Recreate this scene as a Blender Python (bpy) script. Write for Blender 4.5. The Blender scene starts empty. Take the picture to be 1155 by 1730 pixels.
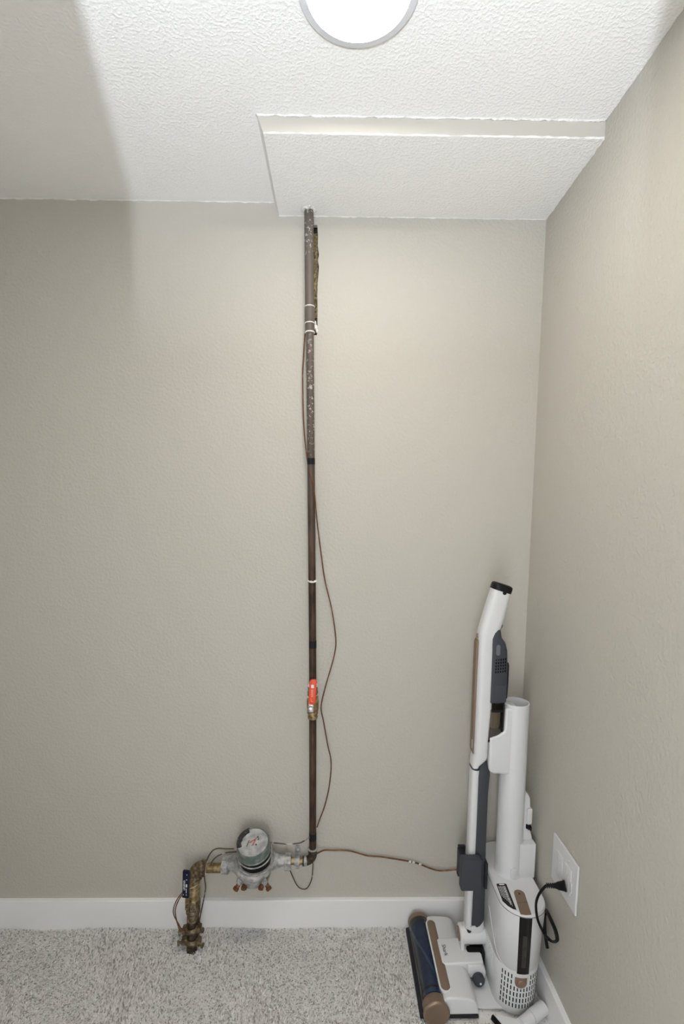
import bpy, bmesh, math, random
from mathutils import Vector, Matrix
import numpy as np

# ------------------------------------------------------------------ camera, world, lights, exposure
# room axes: x to the right (right wall at 0), y into the picture (back wall at 0), z up (floor 0)
SC = bpy.context.scene
COL = SC.collection
R = math.radians
PI = math.pi

F_PX, PITCH, YAW, ROLL = 811.96, -0.1086, 0.0123, 0.0069
CAM = Vector((-0.60986, -1.50216, 1.40818))
cam_data = bpy.data.cameras.new('camera')
cam = bpy.data.objects.new('camera', cam_data)
COL.objects.link(cam)
fw = Vector((math.sin(YAW) * math.cos(PITCH), math.cos(YAW) * math.cos(PITCH), math.sin(PITCH)))
rt = Vector((math.cos(YAW), -math.sin(YAW), 0))
up = rt.cross(fw)
r2 = rt * math.cos(ROLL) + up * math.sin(ROLL)
u2 = -rt * math.sin(ROLL) + up * math.cos(ROLL)
M = Matrix((r2, u2, -fw)).transposed().to_4x4()
M.translation = CAM
cam.matrix_world = M
cam_data.sensor_fit = 'VERTICAL'
cam_data.sensor_height = 36.0
cam_data.sensor_width = 24.0
cam_data.lens = F_PX / 1730 * 36.0
cam_data.shift_y = 88.57 / 1730
cam_data.clip_start = 0.02
SC.camera = cam

SC.view_settings.view_transform = 'Standard'
SC.view_settings.look = 'None'
SC.view_settings.gamma = 1.0
SC.view_settings.use_curve_mapping = False
SC.view_settings.exposure = 0.92

world = bpy.data.worlds.new('world')
SC.world = world
world.use_nodes = True
world.node_tree.nodes['Background'].inputs[0].default_value = (0.93, 0.97, 1.0, 1)
world.node_tree.nodes['Background'].inputs[1].default_value = 3.6

def area_light(name, loc, direction, size, power, color, shape='DISK', size_y=None):
    l = bpy.data.lights.new(name, 'AREA')
    l.shape = shape
    l.size = size
    if size_y:
        l.size_y = size_y
    l.energy = power
    l.color = color
    o = bpy.data.objects.new(name, l)
    COL.objects.link(o)
    o.location = loc
    o.rotation_euler = Vector(direction).to_track_quat('-Z', 'Y').to_euler()
    return o

# the photographer's flash, pointed up, standing behind the shaped gap in wall_front
FLASH_W = 50.0
area_light('flash_head', (-0.692, -2.018, 1.42), (0, -0.22, 1), 0.011, FLASH_W, (0.82, 0.90, 1.0))
LED_EMIT = 37.0

# ------------------------------------------------------------------ materials
def mat(name, col, rough=0.5, metal=0.0, noise=None, bump=None, spec=0.5, coat=0.0):
    """principled; noise=(scale, colour2, lo, hi) mottles, bump=(scale, strength, distance)"""
    m = bpy.data.materials.new(name)
    m.use_nodes = True
    nt = m.node_tree
    p = nt.nodes['Principled BSDF']
    p.inputs['Base Color'].default_value = (*col, 1)
    p.inputs['Roughness'].default_value = rough
    p.inputs['Metallic'].default_value = metal
    p.inputs['Specular IOR Level'].default_value = spec
    p.inputs['Coat Weight'].default_value = coat
    tc = nt.nodes.new('ShaderNodeTexCoord')
    if noise:
        sc, c2, lo, hi = noise
        n = nt.nodes.new('ShaderNodeTexNoise')
        n.inputs['Scale'].default_value = sc
        n.inputs['Detail'].default_value = 5
        nt.links.new(tc.outputs['Object'], n.inputs['Vector'])
        r = nt.nodes.new('ShaderNodeValToRGB')
        r.color_ramp.elements[0].position = lo
        r.color_ramp.elements[1].position = hi
        r.color_ramp.elements[0].color = (*col, 1)
        r.color_ramp.elements[1].color = (*c2, 1)
        nt.links.new(n.outputs['Fac'], r.inputs['Fac'])
        nt.links.new(r.outputs['Color'], p.inputs['Base Color'])
    if bump:
        sc, st, di = bump
        n = nt.nodes.new('ShaderNodeTexNoise')
        n.inputs['Scale'].default_value = sc
        n.inputs['Detail'].default_value = 2.5
        n.inputs['Roughness'].default_value = 0.45
        nt.links.new(tc.outputs['Object'], n.inputs['Vector'])
        rr = nt.nodes.new('ShaderNodeValToRGB')
        rr.color_ramp.elements[0].position = 0.42
        rr.color_ramp.elements[1].position = 0.72
        nt.links.new(n.outputs['Fac'], rr.inputs['Fac'])
        b = nt.nodes.new('ShaderNodeBump')
        b.inputs['Strength'].default_value = st
        b.inputs['Distance'].default_value = di
        nt.links.new(rr.outputs['Color'], b.inputs['Height'])
        nt.links.new(b.outputs['Normal'], p.inputs['Normal'])
    return m

def emit_mat(name, col, strength):
    m = bpy.data.materials.new(name)
    m.use_nodes = True
    nt = m.node_tree
    nt.nodes.remove(nt.nodes['Principled BSDF'])
    e = nt.nodes.new('ShaderNodeEmission')
    e.inputs[0].default_value = (*col, 1)
    e.inputs[1].default_value = strength
    nt.links.new(e.outputs[0], nt.nodes['Material Output'].inputs[0])
    return m

def clear_mat(name, tint, gloss=0.12, rough=0.08):
    """thin clear plastic: tinted see-through with a fresnel sheen"""
    m = bpy.data.materials.new(name)
    m.use_nodes = True
    nt = m.node_tree
    nt.nodes.remove(nt.nodes['Principled BSDF'])
    t = nt.nodes.new('ShaderNodeBsdfTransparent')
    t.inputs[0].default_value = (*tint, 1)
    g = nt.nodes.new('ShaderNodeBsdfGlossy')
    g.inputs['Roughness'].default_value = rough
    lw = nt.nodes.new('ShaderNodeLayerWeight')
    lw.inputs[0].default_value = gloss
    mx = nt.nodes.new('ShaderNodeMixShader')
    nt.links.new(lw.outputs['Fresnel'], mx.inputs[0])
    nt.links.new(t.outputs[0], mx.inputs[1])
    nt.links.new(g.outputs[0], mx.inputs[2])
    nt.links.new(mx.outputs[0], nt.nodes['Material Output'].inputs[0])
    return m

def pipe_mat():
    m = mat('old_copper', (0.055, 0.03, 0.02), 0.55, 0.15, spec=0.35)
    nt = m.node_tree
    p = nt.nodes['Principled BSDF']
    tc = nt.nodes['Texture Coordinate']
    mp = nt.nodes.new('ShaderNodeMapping')
    mp.inputs['Scale'].default_value = (1, 1, 0.25)
    nt.links.new(tc.outputs['Object'], mp.inputs['Vector'])
    n1 = nt.nodes.new('ShaderNodeTexNoise'); n1.inputs['Scale'].default_value = 60; n1.inputs['Detail'].default_value = 6
    n2 = nt.nodes.new('ShaderNodeTexNoise'); n2.inputs['Scale'].default_value = 130; n2.inputs['Detail'].default_value = 4
    nt.links.new(mp.outputs[0], n1.inputs['Vector'])
    nt.links.new(tc.outputs['Object'], n2.inputs['Vector'])
    r1 = nt.nodes.new('ShaderNodeValToRGB')
    r1.color_ramp.elements[0].position = 0.35; r1.color_ramp.elements[0].color = (0.028, 0.016, 0.010, 1)
    r1.color_ramp.elements[1].position = 0.7; r1.color_ramp.elements[1].color = (0.095, 0.055, 0.036, 1)
    nt.links.new(n1.outputs['Fac'], r1.inputs['Fac'])
    # greyer and paint-flecked toward the top
    sx = nt.nodes.new('ShaderNodeSeparateXYZ'); nt.links.new(tc.outputs['Object'], sx.inputs[0])
    mr = nt.nodes.new('ShaderNodeMapRange')
    mr.inputs['From Min'].default_value = 0.95; mr.inputs['From Max'].default_value = 1.72
    nt.links.new(sx.outputs['Z'], mr.inputs['Value'])
    m1 = nt.nodes.new('ShaderNodeMix'); m1.data_type = 'RGBA'
    mm = nt.nodes.new('ShaderNodeMath'); mm.operation = 'MULTIPLY'; mm.inputs[1].default_value = 0.75
    nt.links.new(mr.outputs[0], mm.inputs[0])
    nt.links.new(mm.outputs[0], m1.inputs['Factor'])
    nt.links.new(r1.outputs[0], m1.inputs[6])
    m1.inputs[7].default_value = (0.165, 0.14, 0.125, 1)
    r2 = nt.nodes.new('ShaderNodeValToRGB')
    r2.color_ramp.elements[0].position = 0.58; r2.color_ramp.elements[0].color = (0, 0, 0, 1)
    r2.color_ramp.elements[1].position = 0.63; r2.color_ramp.elements[1].color = (1, 1, 1, 1)
    nt.links.new(n2.outputs['Fac'], r2.inputs['Fac'])
    # flecks: in two bands
    def band(a, b, c, d):
        x = nt.nodes.new('ShaderNodeMapRange'); x.interpolation_type = 'SMOOTHSTEP'
        x.inputs['From Min'].default_value = a; x.inputs['From Max'].default_value = b
        nt.links.new(sx.outputs['Z'], x.inputs['Value'])
        y = nt.nodes.new('ShaderNodeMapRange'); y.interpolation_type = 'SMOOTHSTEP'
        y.inputs['From Min'].default_value = c; y.inputs['From Max'].default_value = d
        y.inputs['To Min'].default_value = 1; y.inputs['To Max'].default_value = 0
        nt.links.new(sx.outputs['Z'], y.inputs['Value'])
        z = nt.nodes.new('ShaderNodeMath'); z.operation = 'MULTIPLY'
        nt.links.new(x.outputs[0], z.inputs[0]); nt.links.new(y.outputs[0], z.inputs[1])
        return z
    b1, b2 = band(1.84, 1.92, 2.4, 2.5), band(1.28, 1.42, 1.60, 1.68)
    ad = nt.nodes.new('ShaderNodeMath'); ad.operation = 'MAXIMUM'
    nt.links.new(b1.outputs[0], ad.inputs[0]); nt.links.new(b2.outputs[0], ad.inputs[1])
    fm = nt.nodes.new('ShaderNodeMath'); fm.operation = 'MULTIPLY'
    nt.links.new(ad.outputs[0], fm.inputs[0]); nt.links.new(r2.outputs[0], fm.inputs[1])
    m2 = nt.nodes.new('ShaderNodeMix'); m2.data_type = 'RGBA'
    nt.links.new(fm.outputs[0], m2.inputs['Factor'])
    nt.links.new(m1.outputs[2], m2.inputs[6]); m2.inputs[7].default_value = (0.40, 0.39, 0.37, 1)
    nt.links.new(m2.outputs[2], p.inputs['Base Color'])
    return m

def carpet_mat():
    m = bpy.data.materials.new('carpet_pile')
    m.use_nodes = True
    nt = m.node_tree
    p = nt.nodes['Principled BSDF']
    p.inputs['Roughness'].default_value = 0.95
    p.inputs['Specular IOR Level'].default_value = 0.1
    g = nt.nodes.new('ShaderNodeNewGeometry')
    r = nt.nodes.new('ShaderNodeValToRGB')
    e = r.color_ramp.elements
    e[0].position = 0.0; e[0].color = (0.37, 0.35, 0.335, 1)
    e[1].position = 1.0; e[1].color = (0.93, 0.91, 0.885, 1)
    k = r.color_ramp.elements.new(0.3); k.color = (0.68, 0.657, 0.633, 1)
    k = r.color_ramp.elements.new(0.6); k.color = (0.83, 0.805, 0.78, 1)
    nt.links.new(g.outputs['Random Per Island'], r.inputs['Fac'])
    nt.links.new(r.outputs[0], p.inputs['Base Color'])
    return m

WALL_C = (0.51, 0.482, 0.428)
m_wall = mat('greige_wall_paint', WALL_C, 0.62, bump=(115, 0.24, 0.003), spec=0.3)
m_soffit_face = mat('greige_smooth_paint', WALL_C, 0.65, spec=0.3)
m_ceil = mat('textured_white_ceiling', (0.89, 0.875, 0.85), 0.85, bump=(160, 0.28, 0.004), spec=0.2)
m_trim = mat('white_trim_paint', (0.84, 0.83, 0.82), 0.4, spec=0.4)
m_caulk = mat('white_caulk', (0.82, 0.80, 0.77), 0.7, bump=(200, 0.5, 0.004))
m_backing = mat('carpet_backing', (0.80, 0.77, 0.74), 0.95)
m_pile = carpet_mat()
m_insul = mat('old_insulation', (0.30, 0.24, 0.12), 0.95, noise=(140, (0.10, 0.07, 0.035), 0.45, 0.7), bump=(160, 0.8, 0.01))
m_cavity = mat('dark_stud', (0.05, 0.035, 0.025), 0.9)
m_led = emit_mat('led_diffuser', (1.0, 0.95, 0.87), LED_EMIT)
m_ring = mat('white_plastic_ring', (0.70, 0.70, 0.73), 0.5)

m_copper = pipe_mat()
m_dark_band = mat('black_band', (0.012, 0.012, 0.014), 0.6, spec=0.2)
m_wire = mat('copper_wire', (0.16, 0.07, 0.035), 0.4, 0.6, noise=(60, (0.30, 0.16, 0.09), 0.5, 0.8))
m_wire_dull = mat('dull_wire', (0.10, 0.07, 0.05), 0.45, 0.3, noise=(22, (0.55, 0.52, 0.48), 0.55, 0.6))
m_brass = mat('aged_brass', (0.20, 0.135, 0.055), 0.4, 0.6, noise=(85, (0.44, 0.35, 0.20), 0.42, 0.72))
m_brass_pale = mat('limescale', (0.50, 0.45, 0.36), 0.6, 0.1)
m_brass_dark = mat('tarnished_brass', (0.075, 0.05, 0.028), 0.5, 0.45, noise=(110, (0.27, 0.21, 0.13), 0.42, 0.7))
m_bronze_dark = mat('dark_bronze', (0.05, 0.033, 0.022), 0.5, 0.5, noise=(90, (0.16, 0.12, 0.08), 0.5, 0.8))
m_zinc = mat('galvanised_zinc', (0.24, 0.24, 0.235), 0.5, 0.3, noise=(60, (0.55, 0.54, 0.52), 0.36, 0.7), bump=(120, .2, .002))
m_steel = mat('grey_steel', (0.50, 0.50, 0.50), 0.35, 0.85)
m_meter_side = mat('verdigris_zinc', (0.13, 0.18, 0.15), 0.45, 0.4, noise=(40, (0.30, 0.30, 0.29), 0.45, 0.65))
m_meter_face = mat('meter_face', (0.30, 0.30, 0.295), 0.4, 0.1, noise=(45, (0.50, 0.50, 0.49), 0.38, 0.65))
m_black = mat('black_plastic', (0.008, 0.008, 0.009), 0.42, spec=0.22)
m_rubber = mat('black_rubber', (0.006, 0.006, 0.007), 0.5, spec=0.18)
m_rust = mat('rusty_bolt', (0.12, 0.05, 0.02), 0.5, 0.5, noise=(120, (0.28, 0.13, 0.06), 0.45, 0.7))
m_red = mat('red_vinyl', (0.72, 0.06, 0.015), 0.4)
m_navy = mat('navy_vinyl', (0.006, 0.009, 0.03), 0.4, spec=0.25)
m_print_white = mat('white_print', (0.75, 0.75, 0.75), 0.6)
m_print_dark = mat('dark_print', (0.06, 0.06, 0.07), 0.6)
m_print_red = mat('red_print', (0.45, 0.08, 0.06), 0.6)

m_white = mat('white_gloss_plastic', (0.68, 0.68, 0.685), 0.32, spec=0.4)
m_white_in = mat('white_matt_plastic', (0.66, 0.66, 0.665), 0.45)
m_gray = mat('slate_grey_plastic', (0.052, 0.056, 0.068), 0.5, spec=0.25)
m_gray_dk = mat('dark_slate_plastic', (0.022, 0.022, 0.028), 0.5, spec=0.22)
m_gold = mat('bronze_metallic', (0.28, 0.20, 0.145), 0.38, 0.6)
m_gold_sat = mat('bronze_satin', (0.225, 0.158, 0.112), 0.5, 0.3)
m_window = mat('smoked_window', (0.010, 0.0095, 0.0095), 0.2, spec=0.3)
m_slot = mat('slot_dark', (0.010, 0.010, 0.011), 0.9, spec=0.05)
m_seam = mat('seam_line', (0.05, 0.05, 0.05), 0.7)
m_blue = mat('blue_brush', (0.022, 0.055, 0.15), 0.8, noise=(40, (0.035, 0.085, 0.21), 0.4, 0.7), spec=0.1)
m_teal = mat('teal_bristle', (0.055, 0.16, 0.26), 0.7)
m_clear = clear_mat('clear_cover', (0.78, 0.80, 0.82), 0.42, 0.12)
m_smoke = clear_mat('smoked_bin', (0.62, 0.58, 0.54), 0.25, 0.1)
m_filter = mat('bin_filter', (0.36, 0.31, 0.24), 0.7)
m_label_grey = mat('grey_sticker', (0.55, 0.55, 0.56), 0.5)

# ------------------------------------------------------------------ helpers
BASE = {}

def link(name, me, m, parent=None, smooth=None):
    mats = m if isinstance(m, (list, tuple)) else [m]
    for q in mats:
        me.materials.append(q)
    o = bpy.data.objects.new(name, me)
    COL.objects.link(o)
    if parent is not None:
        b = BASE[parent.name]
        for v in me.vertices:
            v.co -= b
        o.parent = parent
        BASE[o.name] = b
    else:
        BASE[o.name] = Vector((0, 0, 0))
    if smooth is not None:
        for p in me.polygons:
            p.use_smooth = True
        if smooth < 180:
            me.set_sharp_from_angle(angle=R(smooth))
    return o

def obj(name, bm, m, parent=None, smooth=35):
    bmesh.ops.recalc_face_normals(bm, faces=bm.faces[:])
    me = bpy.data.meshes.new(name)
    bm.to_mesh(me)
    bm.free()
    return link(name, me, m, parent, smooth)

def thing(name, label, cat, base, group=None):
    o = bpy.data.objects.new(name, None)
    o.empty_display_size = 0.02
    COL.objects.link(o)
    o.location = base
    o['label'] = label
    o['category'] = cat
    if group:
        o['group'] = group
    BASE[o.name] = Vector(base)
    return o

def tag(o, label, cat, group=None):
    o['label'] = label
    o['category'] = cat
    if group:
        o['group'] = group
    return o

def struct(o):
    o['kind'] = 'structure'
    return o

def box(bm, lo, hi, bev=0.0, seg=2, rot=None, piv=None):
    lo, hi = Vector(lo), Vector(hi)
    g = bmesh.ops.create_cube(bm, size=1.0)
    vs = g['verts']
    c = (lo + hi) / 2
    s = hi - lo
    for v in vs:
        v.co = Vector((v.co.x * s.x, v.co.y * s.y, v.co.z * s.z)) + c
    if bev:
        es = list({e for v in vs for e in v.link_edges})
        r = bmesh.ops.bevel(bm, geom=es, offset=bev, segments=seg, profile=0.6, affect='EDGES')
        vs = r['verts']
    if rot is not None:
        p = Vector(piv) if piv is not None else c
        for v in vs:
            v.co = rot @ (v.co - p) + p
    return vs

def prism(bm, poly, axis, a, b, bev=0.0, seg=2):
    """polygon in the plane across `axis`, from a to b"""
    def P(u, v, w):
        return {'x': (w, u, v), 'y': (u, w, v), 'z': (u, v, w)}[axis]
    v0 = [bm.verts.new(P(u, v, a)) for u, v in poly]
    v1 = [bm.verts.new(P(u, v, b)) for u, v in poly]
    n = len(poly)
    fs = [bm.faces.new(v0), bm.faces.new(v1[::-1])]
    for i in range(n):
        fs.append(bm.faces.new((v0[i], v1[i], v1[(i + 1) % n], v0[(i + 1) % n])))
    bmesh.ops.recalc_face_normals(bm, faces=fs)
    if bev:
        es = set(fs[0].edges) | set(fs[1].edges)
        bmesh.ops.bevel(bm, geom=list(es), offset=bev, segments=seg, profile=0.6, affect='EDGES')

def frame(d):
    d = Vector(d).normalized()
    a = Vector((0, 0, 1)) if abs(d.z) < 0.9 else Vector((1, 0, 0))
    u = d.cross(a).normalized()
    return u, d.cross(u).normalized(), d

def lathe(bm, prof, p, d, n=24, cap=True, a0=0.0):
    """prof: list of (distance along d, radius), around the axis from p along d"""
    u, v, w = frame(d)
    p = Vector(p)
    rings = []
    for h, r in prof:
        rings.append([bm.verts.new(p + w * h + (u * math.cos(a0 + 2 * PI * k / n) + v * math.sin(a0 + 2 * PI * k / n)) * r) for k in range(n)])
    for a, b in zip(rings, rings[1:]):
        for k in range(n):
            bm.faces.new((a[k], a[(k + 1) % n], b[(k + 1) % n], b[k]))
    if cap:
        bm.faces.new(rings[0][::-1])
        bm.faces.new(rings[-1])
    return rings

def spline(pts, sub=6):
    P = [Vector(p) for p in pts]
    P = [P[0] * 2 - P[1]] + P + [P[-1] * 2 - P[-2]]
    out = []
    for i in range(1, len(P) - 2):
        for k in range(sub):
            t = k / sub
            a, b, c, d = P[i - 1], P[i], P[i + 1], P[i + 2]
            out.append(0.5 * ((2 * b) + (c - a) * t + (2 * a - 5 * b + 4 * c - d) * t * t + (3 * b - a - 3 * c + d) * t ** 3))
    out.append(P[-2])
    return out

def tube(bm, pts, r, n=8, sub=6, flat=1.0):
    P = spline(pts, sub) if sub else [Vector(p) for p in pts]
    rings = []
    t0 = (P[1] - P[0]).normalized()
    u = frame(t0)[0]
    for i, p in enumerate(P):
        t = (P[min(i + 1, len(P) - 1)] - P[max(i - 1, 0)]).normalized()
        u = (u - t * u.dot(t)).normalized()
        v = t.cross(u)
        rr = r[i] if isinstance(r, (list, tuple)) else r
        rings.append([bm.verts.new(p + (u * math.cos(2 * PI * k / n) + v * math.sin(2 * PI * k / n) * flat) * rr) for k in range(n)])
    for a, b in zip(rings, rings[1:]):
        for k in range(n):
            bm.faces.new((a[k], a[(k + 1) % n], b[(k + 1) % n], b[k]))
    bm.faces.new(rings[0][::-1])
    bm.faces.new(rings[-1])

def loft(bm, sts, y0, n=36, e=3.0, cap=True):
    """stations ((xl, zl), (xr, zr), half depth): superellipse slices standing across the x-z plane, around y0"""
    rings = []
    for (a, b, hy) in sts:
        ax, az = a
        bx, bz = b
        ring = []
        for k in range(n):
            t = 2 * PI * k / n
            c, s = math.cos(t), math.sin(t)
            cu = math.copysign(abs(c) ** (2 / e), c)
            su = math.copysign(abs(s) ** (2 / e), s)
            ring.append(bm.verts.new(((ax + bx) / 2 + cu * (bx - ax) / 2, y0 + su * hy, (az + bz) / 2 + cu * (bz - az) / 2)))
        rings.append(ring)
    for a, b in zip(rings, rings[1:]):
        for k in range(n):
            bm.faces.new((a[k], a[(k + 1) % n], b[(k + 1) % n], b[k]))
    if cap:
        bm.faces.new(rings[0][::-1])
        bm.faces.new(rings[-1])

def lerp_tab(tab, z):
    """tab of (x, z) sorted by falling z -> x at z"""
    t = sorted(tab, key=lambda q: q[1])
    if z <= t[0][1]:
        return t[0][0]
    for a, b in zip(t, t[1:]):
        if z <= b[1]:
            return a[0] + (b[0] - a[0]) * (z - a[1]) / max(1e-9, b[1] - a[1])
    return t[-1][0]

def rounded(cx, cy, hx, hy, r, n=6):
    P = []
    for sx, sy, a in ((1, 1, 0), (-1, 1, 90), (-1, -1, 180), (1, -1, 270)):
        for k in range(n + 1):
            t = R(a + 90 * k / n)
            P.append((cx + sx * (hx - r) + math.cos(t) * r, cy + sy * (hy - r) + math.sin(t) * r))
    return P

def text(name, body, size, origin, xdir, ydir, m, parent, depth=0.0003, align='CENTER', squeeze=1.0):
    cu = bpy.data.curves.new(name, 'FONT')
    cu.body = body
    cu.size = size
    cu.align_x = align
    cu.align_y = 'CENTER'
    cu.extrude = depth
    cu.resolution_u = 3
    to = bpy.data.objects.new(name, cu)
    COL.objects.link(to)
    dg = bpy.context.evaluated_depsgraph_get()
    me = bpy.data.meshes.new_from_object(to.evaluated_get(dg))
    bpy.data.objects.remove(to)
    x = Vector(xdir).normalized()
    y = Vector(ydir).normalized()
    z = x.cross(y).normalized()
    o = Vector(origin)
    for v in me.vertices:
        v.co = o + x * (v.co.x * squeeze) + y * v.co.y + z * v.co.z
    me.materials.clear()
    return link(name, me, m, parent, None)

def nb():
    return bmesh.new()

# ------------------------------------------------------------------ the room
H = 2.30
SOF_Z, SOF_Y, SOF_X = 2.264, -0.3085, -0.7812
XL, YF = -1.765, -1.62

# back wall with the ragged hole beside the pipe
jag = [(-0.683, 2.2403), (-0.6702, 2.2403), (-0.6698, 2.2372), (-0.6681, 2.2081), (-0.6689, 2.1838), (-0.6655, 2.1593), (-0.6682, 2.143),
       (-0.6655, 2.1266), (-0.667, 2.1019), (-0.6690, 2.08), (-0.6699, 2.0439), (-0.6690, 2.0), (-0.6697, 1.97), (-0.6690, 1.9434), (-0.6715, 1.9325), (-0.683, 1.9325)]
bm = nb()
y0, y1 = 0.0, 0.014
hx = -0.700
def V(x, y, z):
    return bm.verts.new((x, y, z))
def quad(*pts):
    bm.faces.new([V(*p) for p in pts])
quad((XL, 0, 0), (hx, 0, 0), (hx, 0, H), (XL, 0, H))
zt, zb = jag[0][1], jag[-1][1]
quad((hx, 0, zt), (0, 0, zt), (0, 0, H), (hx, 0, H))
bm.faces.new([V(hx, 0, 0), V(0, 0, 0), V(0, 0, zb)] + [V(x, 0, min(z, zb)) for x, z in jag[-2:]] + [V(hx, 0, zb)])
quad((hx, 0, zb), (jag[-1][0], 0, zb), (jag[0][0], 0, zt), (hx, 0, zt))
for a, b in zip(jag[1:], jag[2:]):
    if abs(a[1] - b[1]) < 1e-6:
        continue
    quad((a[0], 0, max(a[1], zb) if a[1] < zb else a[1]), (b[0], 0, max(b[1], zb)), (0, 0, max(b[1], zb)), (0, 0, max(a[1], zb)))
for a, b in zip(jag, jag[1:] + jag[:1]):
    quad((a[0], 0, a[1]), (b[0], 0, b[1]), (b[0], y1, b[1]), (a[0], y1, a[1]))
wall_back = struct(obj('wall_back', bm, m_wall, smooth=None))

bm = nb()
box(bm, (-0.72, 0.045, 1.90), (-0.64, 0.06, 2.27))
box(bm, (-0.72, 0.0145, 1.90), (-0.70, 0.045, 2.27))
box(bm, (-0.655, 0.0145, 1.90), (-0.64, 0.045, 2.27))
box(bm, (-0.70, 0.0145, 2.255), (-0.655, 0.045, 2.27))
box(bm, (-0.70, 0.0145, 1.90), (-0.655, 0.045, 1.915))
cav = obj('wall_cavity', bm, m_cavity, wall_back)
# fibrous strip of insulation in the hole
rnd = random.Random(4)
bm = nb()
zs = [1.985 + k * 0.009 for k in range(27)]
cols = 5
grid = [[bm.verts.new((-0.692 + 0.0225 * i / (cols - 1) + rnd.uniform(-.0006, .0006), 0.006 + rnd.uniform(-.003, .004), z)) for i in range(cols)] for z in zs]
for a, b in zip(grid, grid[1:]):
    for i in range(cols - 1):
        bm.faces.new((a[i], a[i + 1], b[i + 1], b[i]))
r = bmesh.ops.extrude_face_region(bm, geom=bm.faces[:])
for v in [g for g in r['geom'] if isinstance(g, bmesh.types.BMVert)]:
    v.co.y += 0.03
obj('insulation', bm, m_insul, wall_back, smooth=None)
# plaster blobs at the bottom of the hole
bm = nb()
for (x, z, s) in ((-0.6735, 1.9545, .0055), (-0.6715, 1.945, .0042), (-0.6765, 1.966, .005), (-0.678, 1.957, .006)):
    g = bmesh.ops.create_icosphere(bm, subdivisions=2, radius=s)
    for v in g['verts']:
        v.co = Vector((v.co.x * .8 * rnd.uniform(.8, 1.2), v.co.y * .7, v.co.z * 1.5 * rnd.uniform(.85, 1.15))) + Vector((x, 0.0, z))
obj('plaster_lump', bm, m_caulk, wall_back, smooth=180)

def wall_slab(name, lo, hi, m=None):
    b = nb()
    box(b, lo, hi)
    return struct(obj(name, b, m or m_wall, smooth=None))
wall_slab('wall_right', (0, YF - .02, 0), (0.08, 0.10, H))
wall_slab('wall_left', (XL - .08, YF - .02, 0), (XL, 0.10, H))
# front wall behind the camera: unseen, its narrow gap shaped to edge the flash light
DX0, DX1, DZ = -0.7935, -0.514, 2.10
bm = nb()
box(bm, (XL, YF - .02, 0), (DX0, YF, H))
box(bm, (DX1, YF - .02, 0), (0, YF, H))
box(bm, (DX0, YF - .02, DZ), (DX1, YF, H))
struct(obj('wall_front', bm, m_trim, smooth=None))
wall_slab('ceiling', (XL - .08, YF - .02, H), (0.08, 0.10, H + .05), m_ceil)
wall_slab('floor', (XL - .08, YF - .02, -.03), (0.08, 0.10, 0.005), m_backing)

# soffit: white textured underside, greige front face, ragged painted edges
def soffit():
    rn = random.Random(7)
    b = nb()
    n = 60
    xs = [SOF_X + (0 - SOF_X) * i / n for i in range(n + 1)]
    j = [rn.uniform(-.0013, .0013) for _ in xs]
    top = [b.verts.new((x, SOF_Y, H)) for x in xs]
    low = [b.verts.new((x, SOF_Y + 0.0, SOF_Z + .002 + j[i])) for i, x in enumerate(xs)]
    lo2 = [b.verts.new((x, SOF_Y + .003, SOF_Z)) for x in xs]
    bk = [b.verts.new((x, 0, SOF_Z)) for x in xs]
    for i in range(n):
        f = b.faces.new((top[i], low[i], low[i + 1], top[i + 1])); f.material_index = 1
        b.faces.new((low[i], lo2[i], lo2[i + 1], low[i + 1]))
        b.faces.new((lo2[i], bk[i], bk[i + 1], lo2[i + 1]))
    ta = b.verts.new((SOF_X - .014, SOF_Y, H))
    tb = b.verts.new((SOF_X - .014, 0, H))
    f = b.faces.new((ta, tb, bk[0], lo2[0], low[0]))
    f = b.faces.new((top[0], ta, low[0])); f.material_index = 1
    return struct(obj('soffit', b, [m_ceil, m_soffit_face], smooth=None))
sof = soffit()

# thin ragged beads of ceiling paint along the edges
def bead(name, a, b, r, n, seed, amp=.0012):
    rn = random.Random(seed)
    a, b = Vector(a), Vector(b)
    P = [a.lerp(b, i / n) + Vector((rn.uniform(-amp, amp), rn.uniform(-amp, amp), rn.uniform(-amp, amp))) for i in range(n + 1)]
    q = nb()
    tube(q, P, [r * rn.uniform(.5, 1.4) for _ in P], 6, 0)
    return struct(obj(name, q, m_caulk, smooth=180))
bead('trim_1', (SOF_X - .014, SOF_Y - .001, H), (0, SOF_Y - .001, H), .0028, 90, 1)
bead('trim_2', (0, SOF_Y, SOF_Z), (0, 0, SOF_Z), .0022, 40, 2)
bead('trim_3', (SOF_X, 0, SOF_Z), (0, 0, SOF_Z), .0020, 90, 3, .0010)
bead('trim_4', (XL, 0, H), (SOF_X, 0, H), .0022, 80, 5, .0012)
bead('trim_5', (0, YF, H), (0, SOF_Y, H), .0020, 90, 6, .001)

# baseboards
BT, BTH = 0.106, 0.014
bm = nb()
prism(bm, [(0, 0), (-BTH, 0), (-BTH, BT - .0015), (-BTH + .0015, BT), (0, BT)], 'x', XL, 0)
struct(obj('baseboard_back', bm, m_trim, smooth=None))
bm = nb()
prism(bm, [(0, 0), (-BTH, 0), (-BTH, BT - .0015), (-BTH + .0015, BT), (0, BT)], 'y', YF, -BTH)
struct(obj('baseboard_right', bm, m_trim, smooth=None))
bm = nb()
prism(bm, [(XL, 0), (XL + BTH, 0), (XL + BTH, BT), (XL, BT)], 'y', YF, -BTH)
struct(obj('baseboard_left', bm, m_trim, smooth=None))

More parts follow.
